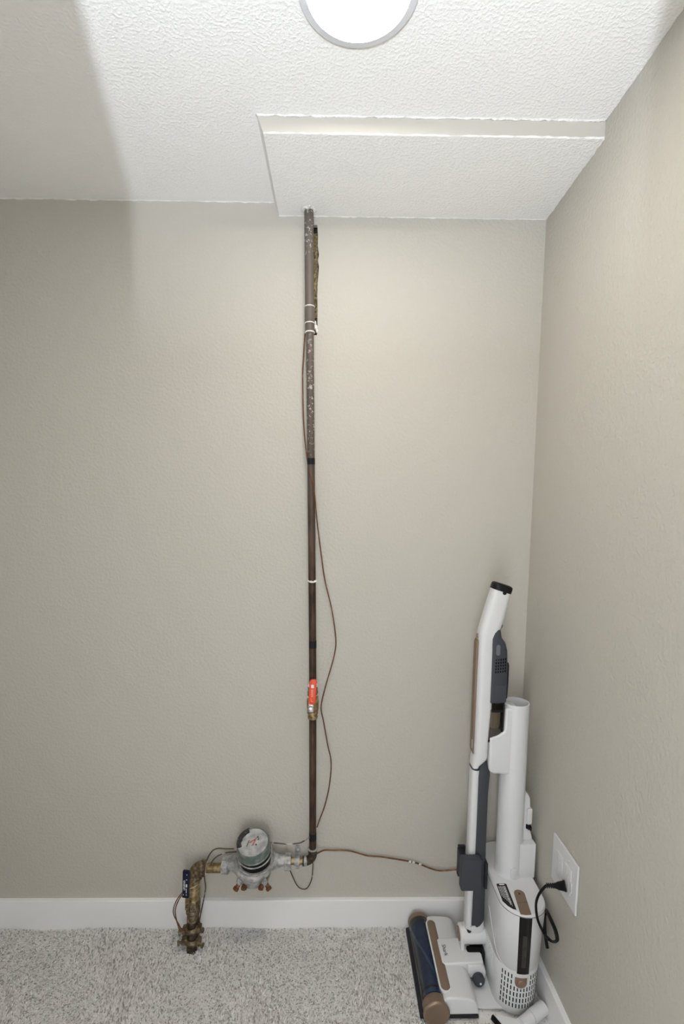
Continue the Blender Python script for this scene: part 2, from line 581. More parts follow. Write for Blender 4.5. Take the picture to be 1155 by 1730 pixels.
# carpet pile: real tufts, leaning as the vacuum strokes left them
def carpet():
    rs = np.random.RandomState(3)
    x0, x1, ya, yb = XL + .016, -.016, -1.0, -.016
    sp = 0.0043
    gx, gy = np.meshgrid(np.arange(x0, x1, sp), np.arange(ya, yb, sp))
    n = gx.size
    px = gx.ravel() + rs.uniform(-.5, .5, n) * sp
    py = gy.ravel() + rs.uniform(-.5, .5, n) * sp
    # strokes: smooth random field of lean direction
    def field(fx, fy, ph):
        return np.sin(px * fx + ph) * np.cos(py * fy + ph * 1.7) + .6 * np.sin(px * fx * 2.3 + py * fy * 1.1 + ph * 3)
    s = field(7.0, 9.0, 0.6) + .5 * field(19, 14, 2.1)
    lean = np.clip(s, -1, 1)
    patch = (px > -.79) & (px < -.72) & (py < -.13) & (py > -.27)
    lean = np.where(patch, 1.2, lean)
    ang = rs.uniform(0, 2 * np.pi, n)
    dx = np.cos(ang) * .0030
    dy = np.sin(ang) * .0030 - lean * .0068
    h = rs.uniform(.0068, .0130, n) - np.abs(lean) * .0012
    under = ((px > -.374) & (px < -.203) & (py > -.320) & (py < -.028)) | ((px > -.228) & (px < -.008) & (py > -.322)) | ((px > -.165) & (px < -.015) & (py > -.42) & (py < -.29))
    h = np.where(under, h * .55, h)
    w = rs.uniform(.0023, .0032, n)
    verts = np.zeros((n, 7, 3))
    for k in range(3):
        a = ang + k * 2 * np.pi / 3
        verts[:, k] = np.stack([px + np.cos(a) * w, py + np.sin(a) * w, np.full(n, .0045)], 1)
        verts[:, 3 + k] = np.stack([px + np.cos(a + .9) * w * .9 + dx * .65, py + np.sin(a + .9) * w * .9 + dy * .65, h * .80], 1)
    verts[:, 6] = np.stack([px + dx, py + dy, h], 1)
    base = (np.arange(n) * 7)[:, None]
    f4 = np.concatenate([base + np.array([[k, (k + 1) % 3, 3 + (k + 1) % 3, 3 + k]]) for k in range(3)], 0)
    f3 = np.concatenate([base + np.array([[3 + k, 3 + (k + 1) % 3, 6]]) for k in range(3)], 0)
    me = bpy.data.meshes.new('carpet_pile')
    me.vertices.add(n * 7)
    me.vertices.foreach_set('co', verts.ravel())
    nl = f4.size + f3.size
    me.loops.add(nl)
    me.loops.foreach_set('vertex_index', np.concatenate([f4.ravel(), f3.ravel()]).astype(np.int32))
    np_ = len(f4) + len(f3)
    me.polygons.add(np_)
    st = np.concatenate([np.arange(len(f4)) * 4, f4.size + np.arange(len(f3)) * 3]).astype(np.int32)
    me.polygons.foreach_set('loop_start', st)
    me.update(calc_edges=True)
    me.validate()
    o = link('carpet_pile', me, m_pile, None, 180)
    o['kind'] = 'stuff'
    o['label'] = 'light grey cut-pile carpet covering the closet floor'
    o['category'] = 'carpet'
carpet()

# ------------------------------------------------------------------ ceiling light
t = thing('ceiling_light', 'round flush white LED disc light glowing on the ceiling', 'light', (-0.577, -0.584, H))
bm = nb()
LC = (-0.577, -0.584, H)
def ring_profile(b, c, prof, n=64):
    rr = []
    for r_, z in prof:
        rr.append([b.verts.new((c[0] + math.cos(2 * PI * k / n) * r_, c[1] + math.sin(2 * PI * k / n) * r_, z)) for k in range(n)])
    for a, d in zip(rr, rr[1:]):
        for k in range(n):
            b.faces.new((a[k], a[(k + 1) % n], d[(k + 1) % n], d[k]))
ring_profile(bm, LC, [(.1055, H), (.1055, H - .006), (.1048, H - .0072), (.0912, H - .0102), (.0905, H - .0030)])
obj('trim_ring', bm, m_ring, t)
bm = nb()
n = 64
bm.faces.new([bm.verts.new((LC[0] + math.cos(2 * PI * k / n) * .0905, LC[1] - math.sin(2 * PI * k / n) * .0908, H - .0080)) for k in range(n)])
me_led = bpy.data.meshes.new('diffuser')
bm.to_mesh(me_led); bm.free()
link('diffuser', me_led, m_led, t)

# ------------------------------------------------------------------ water pipe on the back wall
def pipe_x(z):
    return -0.6817 - max(0.0, z - 0.95) * 0.0088
PY = -0.030
def pp(z):
    return (pipe_x(z), PY, z)
t = thing('water_pipe', 'tall brown tarnished copper water pipe running up the back wall into the ceiling', 'pipe', (-0.6817, PY, 0.26))
bm = nb()
tube(bm, [pp(z) for z in (1.93, 2.0, 2.1, 2.2, 2.30)], .0132, 20, 2)
obj('upper_pipe', bm, m_copper, t)
bm = nb()
tube(bm, [pp(z) for z in (.875, 1.1, 1.4, 1.7, 1.94)], .0113, 20, 3)
obj('middle_pipe', bm, m_copper, t)
bm = nb()
tube(bm, [pp(z) for z in (.30, .45, .6, .76)], .0113, 20, 3)
obj('lower_pipe', bm, m_copper, t)
bm = nb()
a = Vector(pp(1.927)); b_ = Vector(pp(2.0)) - a
lathe(bm, [(0, .0118), (.002, .0136), (.026, .0138), (.028, .0146), (.071, .0146), (.073, .0134)], a, b_, 24)
obj('reducer_coupling', bm, m_copper, t)
for z in (1.9275, 1.953, 1.9985):
    bm = nb()
    lathe(bm, [(0, .0135), (.0012, .0152), (.003, .0150), (.0042, .0135)], pp(z), b_, 20)
    obj('solder_ring', bm, m_caulk, t)
for z0, z1, r_ in ((1.549, 1.568, .0117), (.984, 1.008, .0118), (.338, .362, .0118)):
    bm = nb()
    lathe(bm, [(0, r_), (z1 - z0, r_)], pp(z0), (0, 0, 1), 20)
    obj('black_mark' if z0 > .5 else 'tape_band', bm, m_dark_band, t)
bm = nb()
lathe(bm, [(0, .0112), (.001, .0128), (.004, .0128), (.005, .0112)], pp(1.194), (0.04, -.3, 1), 20)
box(bm, (pipe_x(1.197) + .006, PY - .014, 1.194), (pipe_x(1.197) + .014, PY - .008, 1.199), .001)
box(bm, (pipe_x(1.197) - .006, PY - .016, 1.193), (pipe_x(1.197) + .001, PY - .010, 1.198), .001)
obj('cable_tie', bm, m_caulk, t)
# elbow at the foot
bm = nb()
arc = [(-0.6817, PY, .302), (-0.6817, PY, .290)] + [(-0.6817 - .026 * (1 - math.cos(R(q))), PY, .288 - .026 * math.sin(R(q))) for q in range(10, 91, 10)] + [(-0.713, PY, .262)]
tube(bm, arc, .0140, 20, 0)
lathe(bm, [(0, .0150), (.006, .0155), (.007, .0140)], (-0.6817, PY, .298), (0, 0, 1), 20)
lathe(bm, [(0, .0150), (.006, .0155), (.007, .0140)], (-0.708, PY, .262), (-1, 0, 0), 20)
obj('elbow', bm, m_bronze_dark, t)
bm = nb()
lathe(bm, [(0, .0128), (.0015, .0162), (.0035, .0158), (.005, .012)], (-0.6817, PY, .3035), (0, 0, 1), 20)
obj('solder_joint', bm, m_zinc, t)
bm = nb()
lathe(bm, [(0, .0150), (.004, .0157), (.011, .0150), (.012, .012)], (-0.700, PY, .262), (-1, 0, 0), 18)
obj('solder_joint', bm, m_zinc, t)
bm = nb()
tube(bm, [(-0.712, PY, .262), (-0.735, PY, .262), (-0.762, PY, .262)], .0112, 18, 2)
obj('short_stub', bm, m_brass, t)
# ragged caulk where the pipe enters the soffit
bm = nb()
rn = random.Random(11)
nn = 18
r0 = [bm.verts.new((pipe_x(2.25) + math.cos(2 * PI * k / nn) * (.0205 + rn.uniform(-.003, .004)), PY + math.sin(2 * PI * k / nn) * (.020 + rn.uniform(-.003, .003)), SOF_Z - .0004)) for k in range(nn)]
r1 = [bm.verts.new((pipe_x(2.25) + math.cos(2 * PI * k / nn) * (.0134 + rn.uniform(0, .001)), PY + math.sin(2 * PI * k / nn) * .0136, SOF_Z - .004 - rn.uniform(0, .006))) for k in range(nn)]
r2_ = [bm.verts.new((pipe_x(2.25) + math.cos(2 * PI * k / nn) * .011, PY + math.sin(2 * PI * k / nn) * .011, SOF_Z)) for k in range(nn)]
for a, b in ((r0, r1), (r1, r2_)):
    for k in range(nn):
        bm.faces.new((a[k], a[(k + 1) % nn], b[(k + 1) % nn], b[k]))
obj('caulk_collar', bm, m_caulk, t, 180)

# shut-off valve with the red handle
t = thing('ball_valve', 'brass ball valve with a red lever handle on the tall pipe', 'valve', (-0.6817, PY, 0.75))
bm = nb()
def hexring(b, z0, z1, r_):
    lathe(b, [(0, r_ * .94), (.0015, r_), (z1 - z0 - .0015, r_), (z1 - z0, r_ * .94)], pp(z0), (0, 0, 1), 6, True, .3)
lathe(bm, [(0, .0125), (.002, .0155), (.010, .0160), (.011, .0148), (.018, .0148), (.019, .0172), (.024, .0172), (.027, .0160), (.032, .0185), (.062, .0190), (.070, .0168),
           (.076, .0150), (.078, .0165), (.090, .0168), (.092, .0150), (.100, .0150), (.112, .0155), (.114, .0125)], pp(.752), (0, 0, 1), 24)
obj('valve_body', bm, m_brass, t)
for z in (.790, .812, .828):
    bm = nb()
    lathe(bm, [(0, .0165), (.0015, .0192), (.003, .0165)], pp(z), (-.25, 0, 1), 20)
    obj('white_sealant', bm, m_caulk, t)
bm = nb()
lathe(bm, [(0, .0148), (.002, .0162), (.008, .0155), (.009, .0125)], pp(.858), (0, 0, 1), 20)
obj('white_sealant', bm, m_caulk, t)
bm = nb()
lathe(bm, [(0, .0075), (.014, .0075), (.016, .006)], (-0.686, PY - .016, .800), (0, -1, 0), 6)
lathe(bm, [(0, .0045), (.006, .0045)], (-0.686, PY - .030, .800), (0, -1, 0), 12)
box(bm, (-0.6935, PY - .030, .786), (-0.6785, PY - .0265, .822), .001)
obj('chrome_nut', bm, m_steel, t)
bm = nb()
prism(bm, rounded(-0.6825, .852, .0112, .041, .010), 'y', PY - .034, PY - .025, .003)
hnd = obj('lever_handle', bm, m_red, t)
for v in hnd.data.vertices:
    v.co.x += (v.co.z + .75 - .812) * .05
bm = nb()
box(bm, (-0.6850, PY - .0346, .866), (-0.6765, PY - .0340, .8765))
obj('white_emblem', bm, m_print_white, hnd)
bm = nb()
for k in range(7):
    box(bm, (-0.6855 + .0012 * (k % 2), PY - .0345, .838 + k * .0034), (-0.6790, PY - .0340, .8395 + k * .0034))
box(bm, (-0.6855, PY - .0345, .822), (-0.6845, PY - .0340, .832))
box(bm, (-0.6855, PY - .0345, .822), (-0.6795, PY - .0340, .823))
obj('printed_lines', bm, mat('pale_red_print', (0.85, 0.42, 0.34), .6), hnd)

# strap holding the pipe stub to the wall
t = thing('pipe_strap', 'two-hole zinc strap screwed to the wall right of the meter', 'strap', (-0.7333, -.01, .255))
bm = nb()
SX = -0.7330
prism(bm, rounded(SX, .2815, .0095, .017, .0093), 'y', -.004, -.001, .0006)
prism(bm, rounded(SX, .2285, .0085, .0155, .008), 'y', -.004, -.001, .0006)
pr = [(-.004, .276)] + [(PY - .0135 * math.cos(R(q)), .262 + .0135 * math.sin(R(q))) for q in range(75, -76, -15)] + [(-.004, .240)]
for a, b in zip(pr, pr[1:]):
    va = [bm.verts.new((SX - .0085, a[0], a[1])), bm.verts.new((SX + .0085, a[0], a[1])), bm.verts.new((SX + .0085, b[0], b[1])), bm.verts.new((SX - .0085, b[0], b[1]))]
    bm.faces.new(va)
obj('strap_band', bm, m_zinc, t)
for z in (.283, .2255):
    bm = nb()
    lathe(bm, [(0, .0052), (.002, .0050), (.0035, .003)], (SX, -.004, z), (0, -1, 0), 12)
    obj('screw', bm, m_steel, t)

# ------------------------------------------------------------------ water meter
MX, MY, MZ = -0.868, -0.055, 0.265
t = thing('water_meter', 'round grey water meter with a tilted dial between the two pipe ends', 'meter', (MX, MY, .20))
ax = Vector((-0.04, -0.34, 0.94)).normalized()
top = Vector((-0.8665, -0.092, 0.375))
bm = nb()
# body bowl and horns
lathe(bm, [(-.046, .040), (-.043, .050), (-.036, .052), (-.028, .050), (-.012, .057), (-.004, .0615), (.006, .0615), (.012, .056)], Vector((MX, MY - .014, .281)), (0, -.16, 1), 36)
lathe(bm, [(0, .0175), (.010, .0185), (.030, .024), (.055, .035), (.075, .040)], (MX - .104, MY + .010, .272), (1, -.12, .02), 24)
lathe(bm, [(0, .0175), (.010, .0185), (.030, .024), (.055, .035), (.075, .040)], (MX + .098, MY + .012, .276), (-1, -.12, .02), 24)
body = obj('meter_body', bm, m_zinc, t, 50)
bm = nb()
pl = [(-.050, -.006), (-.044, .010), (-.020, .016), (.020, .016), (.044, .010), (.050, -.006), (.044, -.022), (.030, -.020), (.022, -.008), (-.022, -.008), (-.030, -.020), (-.044, -.022)]
prism(bm, [(MX + a, .2550 + b * .8) for a, b in pl], 'y', MY - .052, MY + .01, .004)
lathe(bm, [(-.012, .030), (-.010, .040), (.012, .044)], (MX, MY - .014, .243), (0, -.16, 1), 28)
obj('bottom_plate', bm, m_zinc, t)
for dx, dz, d in ((-.044, -.018, (-.5, -.3, -.7)), (.044, -.018, (.5, -.3, -.7)), (-.026, -.014, (.1, -.9, -.3)), (.030, -.014, (-.1, -.9, -.3))):
    bm = nb()
    lathe(bm, [(-.01, .0065), (.010, .0065), (.010, .0092), (.018, .0088), (.0185, .005)], (MX + dx, MY - .045, .2550 + dz), d, 8)
    obj('bolt', bm, m_rust, t)
# black neck, register can, dial
bm = nb()
lathe(bm, [(-.085, .050), (-.040, .050)], top, ax, 32)
obj('black_gasket', bm, m_black, t)
bm = nb()
lathe(bm, [(-.040, .0495), (-.038, .0525), (-.034, .0530), (-.032, .0505), (-.002, .0500), (.001, .0485), (.001, .0470), (-.0015, .0465)], top, ax, 40, False)
reg = obj('register_can', bm, m_meter_side, t)
bm = nb()
lathe(bm, [(-.010, .0468), (-.001, .0466)], top, ax, 40)
dial = obj('dial_face', bm, m_meter_face, reg)
u, v, w = frame(ax)
X_ = Vector((1, 0, 0)); X_ = (X_ - w * X_.dot(w)).normalized()
Y_ = w.cross(X_)
def on_dial(x, y, h=.0004):
    return top + X_ * x + Y_ * y + w * h
def dial_poly(name, pts, m, par, h=.0008, thick=.0015):
    b = nb()
    lo = [b.verts.new(on_dial(x, y, h - thick)) for x, y in pts]
    hi = [b.verts.new(on_dial(x, y, h)) for x, y in pts]
    b.faces.new(hi); b.faces.new(lo[::-1])
    for i in range(len(pts)):
        j = (i + 1) % len(pts)
        b.faces.new((lo[i], lo[j], hi[j], hi[i]))
    return obj(name, b, m, par, None)
arc_o = [(.0505 * math.cos(R(q)), .0505 * math.sin(R(q))) for q in range(112, 206, 6)]
arc_i = [(.036 * math.cos(R(q)) + .001 * math.sin(q), .036 * math.sin(R(q))) for q in range(204, 114, -8)]
dial_poly('black_lid_hinge', arc_o + arc_i, mat('scuffed_black', (.012, .012, .012), .5, noise=(150, (.12, .12, .12), .55, .75)), t, .0035, .030)
# printed marks on the dial: read from the photo as a reddish logo with dark digits around it
def bars(name, rects, m):
    b = nb()
    for (x, y, dx, dy, a) in rects:
        c, s = math.cos(R(a)), math.sin(R(a))
        pts = [(x + c * i * dx - s * j * dy, y + s * i * dx + c * j * dy) for i, j in ((-1, -1), (1, -1), (1, 1), (-1, 1))]
        lo = [b.verts.new(on_dial(p, q, -.0009)) for p, q in pts]
        hi = [b.verts.new(on_dial(p, q, -.0005)) for p, q in pts]
        b.faces.new(hi)
        for i in range(4):
            b.faces.new((lo[i], lo[(i + 1) % 4], hi[(i + 1) % 4], hi[i]))
    return obj(name, b, m, dial, None)
bars('red_print', [(-.003, .004, .009, .0016, 35), (.004, .000, .0016, .009, -20), (.006, .010, .006, .0014, 50), (.001, -.009, .004, .0012, 30)], m_print_red)
bars('dark_print', [(-.017 + .0009 * k, -.012 + .0042 * k, .0022, .0011, 60) for k in range(5)] + [(.013, .017, .003, .0022, 70), (.016, .010, .003, .0018, 70), (.011, -.008, .0022, .0028, 60)], m_print_dark)
# union nuts
for nm, x, y, z, d in (('union_nut', -0.9735, -.048, .262, (1, -.1, 0)), ('union_nut', -0.7735, -.040, .268, (1, .05, -.03))):
    bm = nb()
    lathe(bm, [(0, .024), (.0015, .0265), (.020, .0265), (.0215, .024)], (x, y, z), d, 8, True, PI / 8)
    o = obj(nm, bm, m_zinc, t, 20)
    if x < -.9:
        o['label'] = 'left union nut'
# wire wrapped round the register
def loop_pts(h, r_, tilt, a0, a1):
    return [top + w * (h + tilt * math.sin(R(q - 90))) + (X_ * math.cos(R(q)) + Y_ * math.sin(R(q))) * r_ for q in range(a0, a1, 12)]
bm = nb()
tube(bm, loop_pts(-.047, .0540, .004, 150, 400), .0022, 7, 2)
tube(bm, loop_pts(-.070, .0600, .010, 165, 390), .0022, 7, 2)
tag(obj('seal_wire', bm, m_zinc), 'grey wire looped twice round the neck of the water meter', 'wire')

# brass pipe between meter and left elbow, ball valve with the blue handle, floor riser
t = thing('brass_pipe', 'short mottled brass nipple and elbow left of the water meter', 'pipe', (-1.0, -.045, .25))
bm = nb()
tube(bm, [(-0.970, -.048, .2525), (-1.0, -.047, .252), (-1.030, -.046, .251)], .0150, 18, 2)
obj('nipple', bm, m_brass, t)
bm = nb()
lathe(bm, [(0, .0165), (.002, .0205), (.006, .0210), (.008, .0195)], (-1.026, -.046, .251), (-1, 0, 0), 20)
obj('white_sealant', bm, m_caulk, t)
bm = nb()
EC = Vector((-1.060, -.050, .250))
dn = Vector((-.02, -.20, -1)).normalized()
pts = [(-1.030, -.046, .251), (-1.042, -.0465, .251)] + [tuple(Vector((-1.042, -.0465, .251)) + Vector((-1, 0, 0)) * (.022 * math.sin(R(q))) + dn * (.022 * (1 - math.cos(R(q))))) for q in range(15, 91, 15)] + [tuple(Vector((-1.064, -.0465, .251)) + dn * .034)]
tube(bm, pts, .0215, 22, 0)
lathe(bm, [(0, .022), (.003, .0255), (.012, .0255), (.014, .022)], (-1.030, -.046, .251), (-1, 0, 0), 22)
lathe(bm, [(0, .022), (.003, .0245), (.010, .0245), (.013, .021)], Vector((-1.064, -.0465, .251)) + dn * .022, dn, 22)
obj('elbow', bm, m_brass_dark, t)

VT = Vector((-1.0645, -.054, .222))
FT = Vector((-1.066, -.100, .000))
dv = (FT - VT).normalized()
LV = (FT - VT).length
t = thing('ball_valve', 'old brass ball valve with a dark blue lever handle above the floor', 'valve', tuple(VT + dv * .1))
bm = nb()
lathe(bm, [(.000, .0165), (.003, .0195), (.012, .0195), (.016, .0172), (.030, .0195), (.050, .0200), (.062, .0185), (.068, .0195), (.070, .021)], VT, dv, 24)
obj('valve_body', bm, m_brass, t)
bm = nb()
lathe(bm, [(.066, .0215), (.069, .0235), (.090, .0235), (.093, .0205)], VT, dv, 8, True, .2)
lathe(bm, [(.093, .0205), (.096, .0225), (.104, .0225), (.108, .0185)], VT, dv, 24)
obj('hex_collar', bm, m_brass_dark, t)
for h in (.020, .033, .045):
    bm = nb()
    lathe(bm, [(-.0015, .0185), (0, .0206), (.0015, .0190)], VT + dv * h, dv + Vector((.45, 0, 0)), 20)
    obj('white_sealant', bm, m_brass_pale, t)
bm = nb()
lathe(bm, [(0, .008), (.014, .008), (.016, .005)], VT + dv * .062 + Vector((-.008, -.016, 0)), (-.25, -1, 0), 12)
lathe(bm, [(0, .0035), (.019, .003)], VT + dv * .062 + Vector((-.008, -.018, 0)), (-.25, -1, 0), 10)
obj('stem_screw', bm, m_brass_dark, t)
hc = VT + Vector((-.0145, -.040, .013))
bm = nb()
uu = Vector((1, -.15, 0)).normalized(); ww = Vector((-.02, -.10, -1)).normalized(); nn_ = uu.cross(ww).normalized()
if nn_.y > 0:
    nn_ = -nn_
vs = box(bm, (-.0105, -.0045, -.043), (.0105, .0045, .043), .0025)
for vv in bm.verts:
    vv.co = hc + uu * vv.co.x - nn_ * vv.co.y - ww * vv.co.z
hnd = obj('lever_handle', bm, m_navy, t)
bm = nb()
box(bm, (-.006, -.002, -.030), (.006, .002, .030))
for vv in bm.verts:
    vv.co = VT + dv * .045 + Vector((-.012, -.031, 0)) + uu * vv.co.x - nn_ * vv.co.y - ww * vv.co.z
obj('lever_arm', bm, m_brass, t)
text('lettering', 'LEGEND', .0085, hc + nn_ * .0047 + uu * (-.0035) - ww * (-.002), -ww, -uu, m_print_white, hnd, .0002)
bm = nb()
for (a, b, c, d) in ((.003, -.014, .005, -.018), (.0025, .012, .0045, .026), (.003, .030, .005, .034), (-.007, .030, -.005, .034), (.002, -.002, .006, .008), (.003, -.033, .0055, -.030)):
    pts = [(a, b), (c, b), (c, d), (a, d)]
    bm.faces.new([bm.verts.new(hc + nn_ * .0048 + uu * x + ww * z * -1 * -1) for x, z in pts])
obj('printed_marks', bm, m_print_white, hnd, None)

t = thing('floor_riser', 'dark corroded pipe stub coming up through the carpet below the blue handled valve', 'pipe', tuple(FT))
bm = nb()
lathe(bm, [(.100, .0185), (.104, .0205), (.128, .0200), (.131, .0165)], VT, dv, 8, True, .1)
obj('hex_nut', bm, m_brass_dark, t)
bm = nb()
lathe(bm, [(.125, .0165), (LV + .004, .0160)], VT, dv, 20)
obj('riser_pipe', bm, m_bronze_dark, t)

def clamp(label, h, dirx, tiltz, span):
    c = VT + dv * h
    tt = thing('ground_clamp', label, 'clamp', tuple(c), 'grounding clamps on the floor riser')
    b = nb()
    for s in (-1, 1):
        # half shells gripping the pipe
        pts = [c + Vector((math.cos(R(q)) * .0205 * 1, math.sin(R(q)) * .0205 * s, (math.cos(R(q)) * tiltz * .0205))) for q in range(20, 161, 20)]
        P0 = pts
        for k in (0,):
            tube(b, P0, .0062, 8, 2, 1.3)
    for s in (-1, 1):
        e = c + Vector((s * .022, -.006, s * tiltz * .022))
        box(b, e + Vector((-.008, -.011, -.009)), e + Vector((.008, .011, .009)), .002)
    obj('clamp_jaw', b, m_brass_dark, tt)
    for s in (-1, 1):
        e = c + Vector((s * .022, -.012, s * tiltz * .022))
        b = nb()
        d = Vector((s * 1, -.35, s * tiltz + .15 * dirx))
        lathe(b, [(0, .0042), (span, .0042), (span, .0078), (span + .006, .0078), (span + .007, .004)], e, d, 8)
        obj('clamp_bolt', b, m_brass_dark, tt)
    return tt
clamp('upper brass grounding clamp bolted round the pipe stub just below the nut', .150, 1, .10, .012)
clamp('lower brass grounding clamp bolted round the pipe stub near the carpet', .185, -1, -.12, .014)

# ------------------------------------------------------------------ bare wires
def wire(label, pts, r_, m, name='copper_wire'):
    b = nb()
    tube(b, pts, r_, 8, 5)
    return tag(obj(name, b, m, None, 180), label, 'wire')
main = [(-0.6960, -.022, 1.9500), (-0.7052, -.018, 1.9276), (-0.7100, -.016, 1.86), (-0.7125, -.014, 1.8013), (-0.7092, -.016, 1.6639), (-0.6975, -.032, 1.5591), (-0.684, -.0440, 1.508), (-0.6765, -.043, 1.4705), (-0.6690, -.030, 1.3807), (-0.6580, -.016, 1.2896),
        (-0.6450, -.012, 1.1973), (-0.6231, -.012, 1.1038), (-0.6096, -.012, 1.009), (-0.6149, -.012, .9514), (-0.6408, -.012, .8543), (-0.6558, -.014, .7855), (-0.6480, -.012, .7361),
        (-0.6344, -.012, .6562), (-0.6227, -.012, .5957), (-0.6281, -.012, .5142), (-0.6434, -.012, .4422), (-0.6588, -.016, .4007), (-0.6680, -.026, .378)]
wire('long thin copper wire weaving beside the tall water pipe', main, .0021, m_wire)
wire('brown copper wire running right along the wall to the grey clip', [(-0.668, -.026, .286), (-0.645, -.012, .2868), (-0.6193, -.010, .2850), (-0.5604, -.010, .2830), (-0.5011, -.010, .2655), (-0.46, -.010, .2620), (-0.4221, -.010, .2560), (-0.3428, -.010, .2410), (-0.2900, -.010, .2200), (-0.2600, -.010, .2110), (-0.2250, -.012, .2140), (-0.195, -.014, .219)], .0026, m_wire)
bm = nb()
for x, z in ((-0.357, .2452), (-0.345, .2425), (-0.3225, .2360)):
    g = bmesh.ops.create_icosphere(bm, subdivisions=2, radius=.0035)
    for q in g['verts']:
        q.co = Vector((q.co.x * 1.5, q.co.y, q.co.z * .9)) + Vector((x, -.0118, z))
tag(obj('paint_drips', bm, m_caulk, None, 180), 'white paint flecks on the brown wire along the wall', 'paint')
wire('dull wire sagging from the water meter dial across to the tall pipe', [(-0.6900, -.034, .352), (-0.6947, -.040, .3505), (-0.7110, -.042, .341), (-0.7256, -.042, .3345), (-0.7584, -.044, .3325), (-0.7931, -.050, .3400), (-0.8210, -.062, .352)], .0021, m_wire_dull)
wire('thin wire loop hanging under the pipe strap right of the meter', [(-0.7640, -.030, .2480), (-0.7618, -.022, .2363), (-0.7522, -.012, .1981), (-0.7367, -.011, .1619), (-0.721, -.011, .1469), (-0.7013, -.011, .1489), (-0.6856, -.012, .1831), (-0.6817, -.018, .2300), (-0.6817, -.022, .250)], .0018, m_wire_dull)
wire('dull wire arching from the meter over the brass nipple down to the upper clamp', [(-0.9150, -.075, .340), (-0.9538, -.07, .336), (-0.9877, -.07, .3361), (-1.0069, -.07, .3199), (-1.0229, -.07, .2831), (-1.0277, -.07, .2421), (-1.0248, -.07, .2007), (-1.0337, -.075, .1488), (-1.0440, -.082, .0965)], .0022, m_wire_dull)
wire('shorter wire from the meter down onto the brass nipple', [(-0.9150, -.066, .3235), (-0.9621, -.06, .3142), (-0.991, -.06, .2999), (-1.0066, -.058, .2793), (-1.010, -.055, .268)], .0021, m_wire_dull)
for dx, lab in ((0, 'outer strand of the copper wire bowing left of the blue handled valve'), (.006, 'inner strand of the copper wire bowing left of the blue handled valve')):
    wire(lab, [(-1.0780 + dx * .5, -.094, .2201), (-1.1047 + dx, -.1, .1897), (-1.1188 + dx, -.1, .155), (-1.1177 + dx * .8, -.1, .1304), (-1.1037, -.1 - dx, .0995), (-1.0966, -.1 - dx, .085), (-1.0850, -.098 - dx, .080)], .0018, m_wire)

# ------------------------------------------------------------------ vacuum dock tower
CX0, CX1 = -0.0920, -0.0785      # centre line at floor and at the lid
W0, W1 = 0.0590, 0.0645
YB, YFc = -0.082, -0.252         # centres of the back and front half rounds
ZL = 0.325
def dock_cw(z):
    k = max(0, min(1, z / ZL))
    return CX0 + (CX1 - CX0) * k, W0 + (W1 - W0) * k
def dock_ring(z, off=0.0, n=20):
    cx, wv = dock_cw(z)
    wv += off
    P = [(cx + wv * math.sin(R(-90 + 180 * k / n)), YFc - wv * math.cos(R(-90 + 180 * k / n))) for k in range(n + 1)]
    P += [(cx + wv * math.cos(R(180 * k / n)), YB + wv * math.sin(R(180 * k / n))) for k in range(n + 1)]
    return P
t = thing('vacuum_dock', 'white upright self-empty vacuum dock with a round column in the right corner', 'vacuum dock', (-0.085, -.167, 0.0))
bm = nb()
prof = [(.012, -.004), (.018, 0), (.08, 0), (.146, 0), (.147, -.0008), (.149, -.0008), (.150, 0), (.24, 0), (.3195, 0), (.3225, -.0012), (.325, -.004)]
rings = []
for z, off in prof:
    rings.append([bm.verts.new((x, y, z)) for x, y in dock_ring(z, off)])
for a, b in zip(rings, rings[1:]):
    k_ = len(a)
    for k in range(k_):
        bm.faces.new((a[k], a[(k + 1) % k_], b[(k + 1) % k_], b[k]))
bm.faces.new(rings[0][::-1]); bm.faces.new(rings[-1])
dock = obj('canister', bm, m_white, t, 40)
bm = nb()
rings = [[bm.verts.new((x, y, z)) for x, y in dock_ring(z, off)] for z, off in ((.3160, .0000), (.3160, .0005), (.3172, .0005), (.3172, .0000))]
for a, b in zip(rings, rings[1:]):
    k_ = len(a)
    for k in range(k_):
        bm.faces.new((a[k], a[(k + 1) % k_], b[(k + 1) % k_], b[k]))
obj('lid_seam', bm, m_seam, t)
# base tray under the floor head
bm = nb()
prism(bm, [(-.225, -.290), (-.225, -.030), (-.040, -.030), (-.040, -.292), (-.10, -.296)], 'z', .0125, .0195, .0025)
obj('base_tray', bm, m_white_in, t)

def dock_patch(name, s0, s1, z0, z1, off, m, nx=8, nz=10, roundr=0.0, par=None, thick=.002):
    """patch of the front half round: s = offset/half width from the centre line"""
    b = nb()
    g = []
    for j in range(nz + 1):
        z = z0 + (z1 - z0) * j / nz
        cx, wv = dock_cw(z)
        sh0, sh1 = s0, s1
        if roundr:
            d = max(0, roundr - (z - z0))
            if d > 0:
                sh = roundr - math.sqrt(max(0, roundr ** 2 - d ** 2))
                sh0, sh1 = s0 + sh, s1 - sh
        row = []
        for i in range(nx + 1):
            x = sh0 + (sh1 - sh0) * i / nx
            a = math.asin(max(-1, min(1, (x - cx) / wv)))
            row.append(b.verts.new((cx + (wv + off) * math.sin(a), YFc - (wv + off) * math.cos(a), z)))
        g.append(row)
    for a, c in zip(g, g[1:]):
        for i in range(nx):
            b.faces.new((a[i], a[i + 1], c[i + 1], c[i]))
    r_ = bmesh.ops.extrude_face_region(b, geom=b.faces[:])
    for q in [x for x in r_['geom'] if isinstance(x, bmesh.types.BMVert)]:
        q.co.y += thick
    return obj(name, b, m, par or t, 40)
win = dock_patch('bin_window', -.1045, -.0725, .1445, .3150, .0010, m_window)
win['label'] = 'tall smoked window'
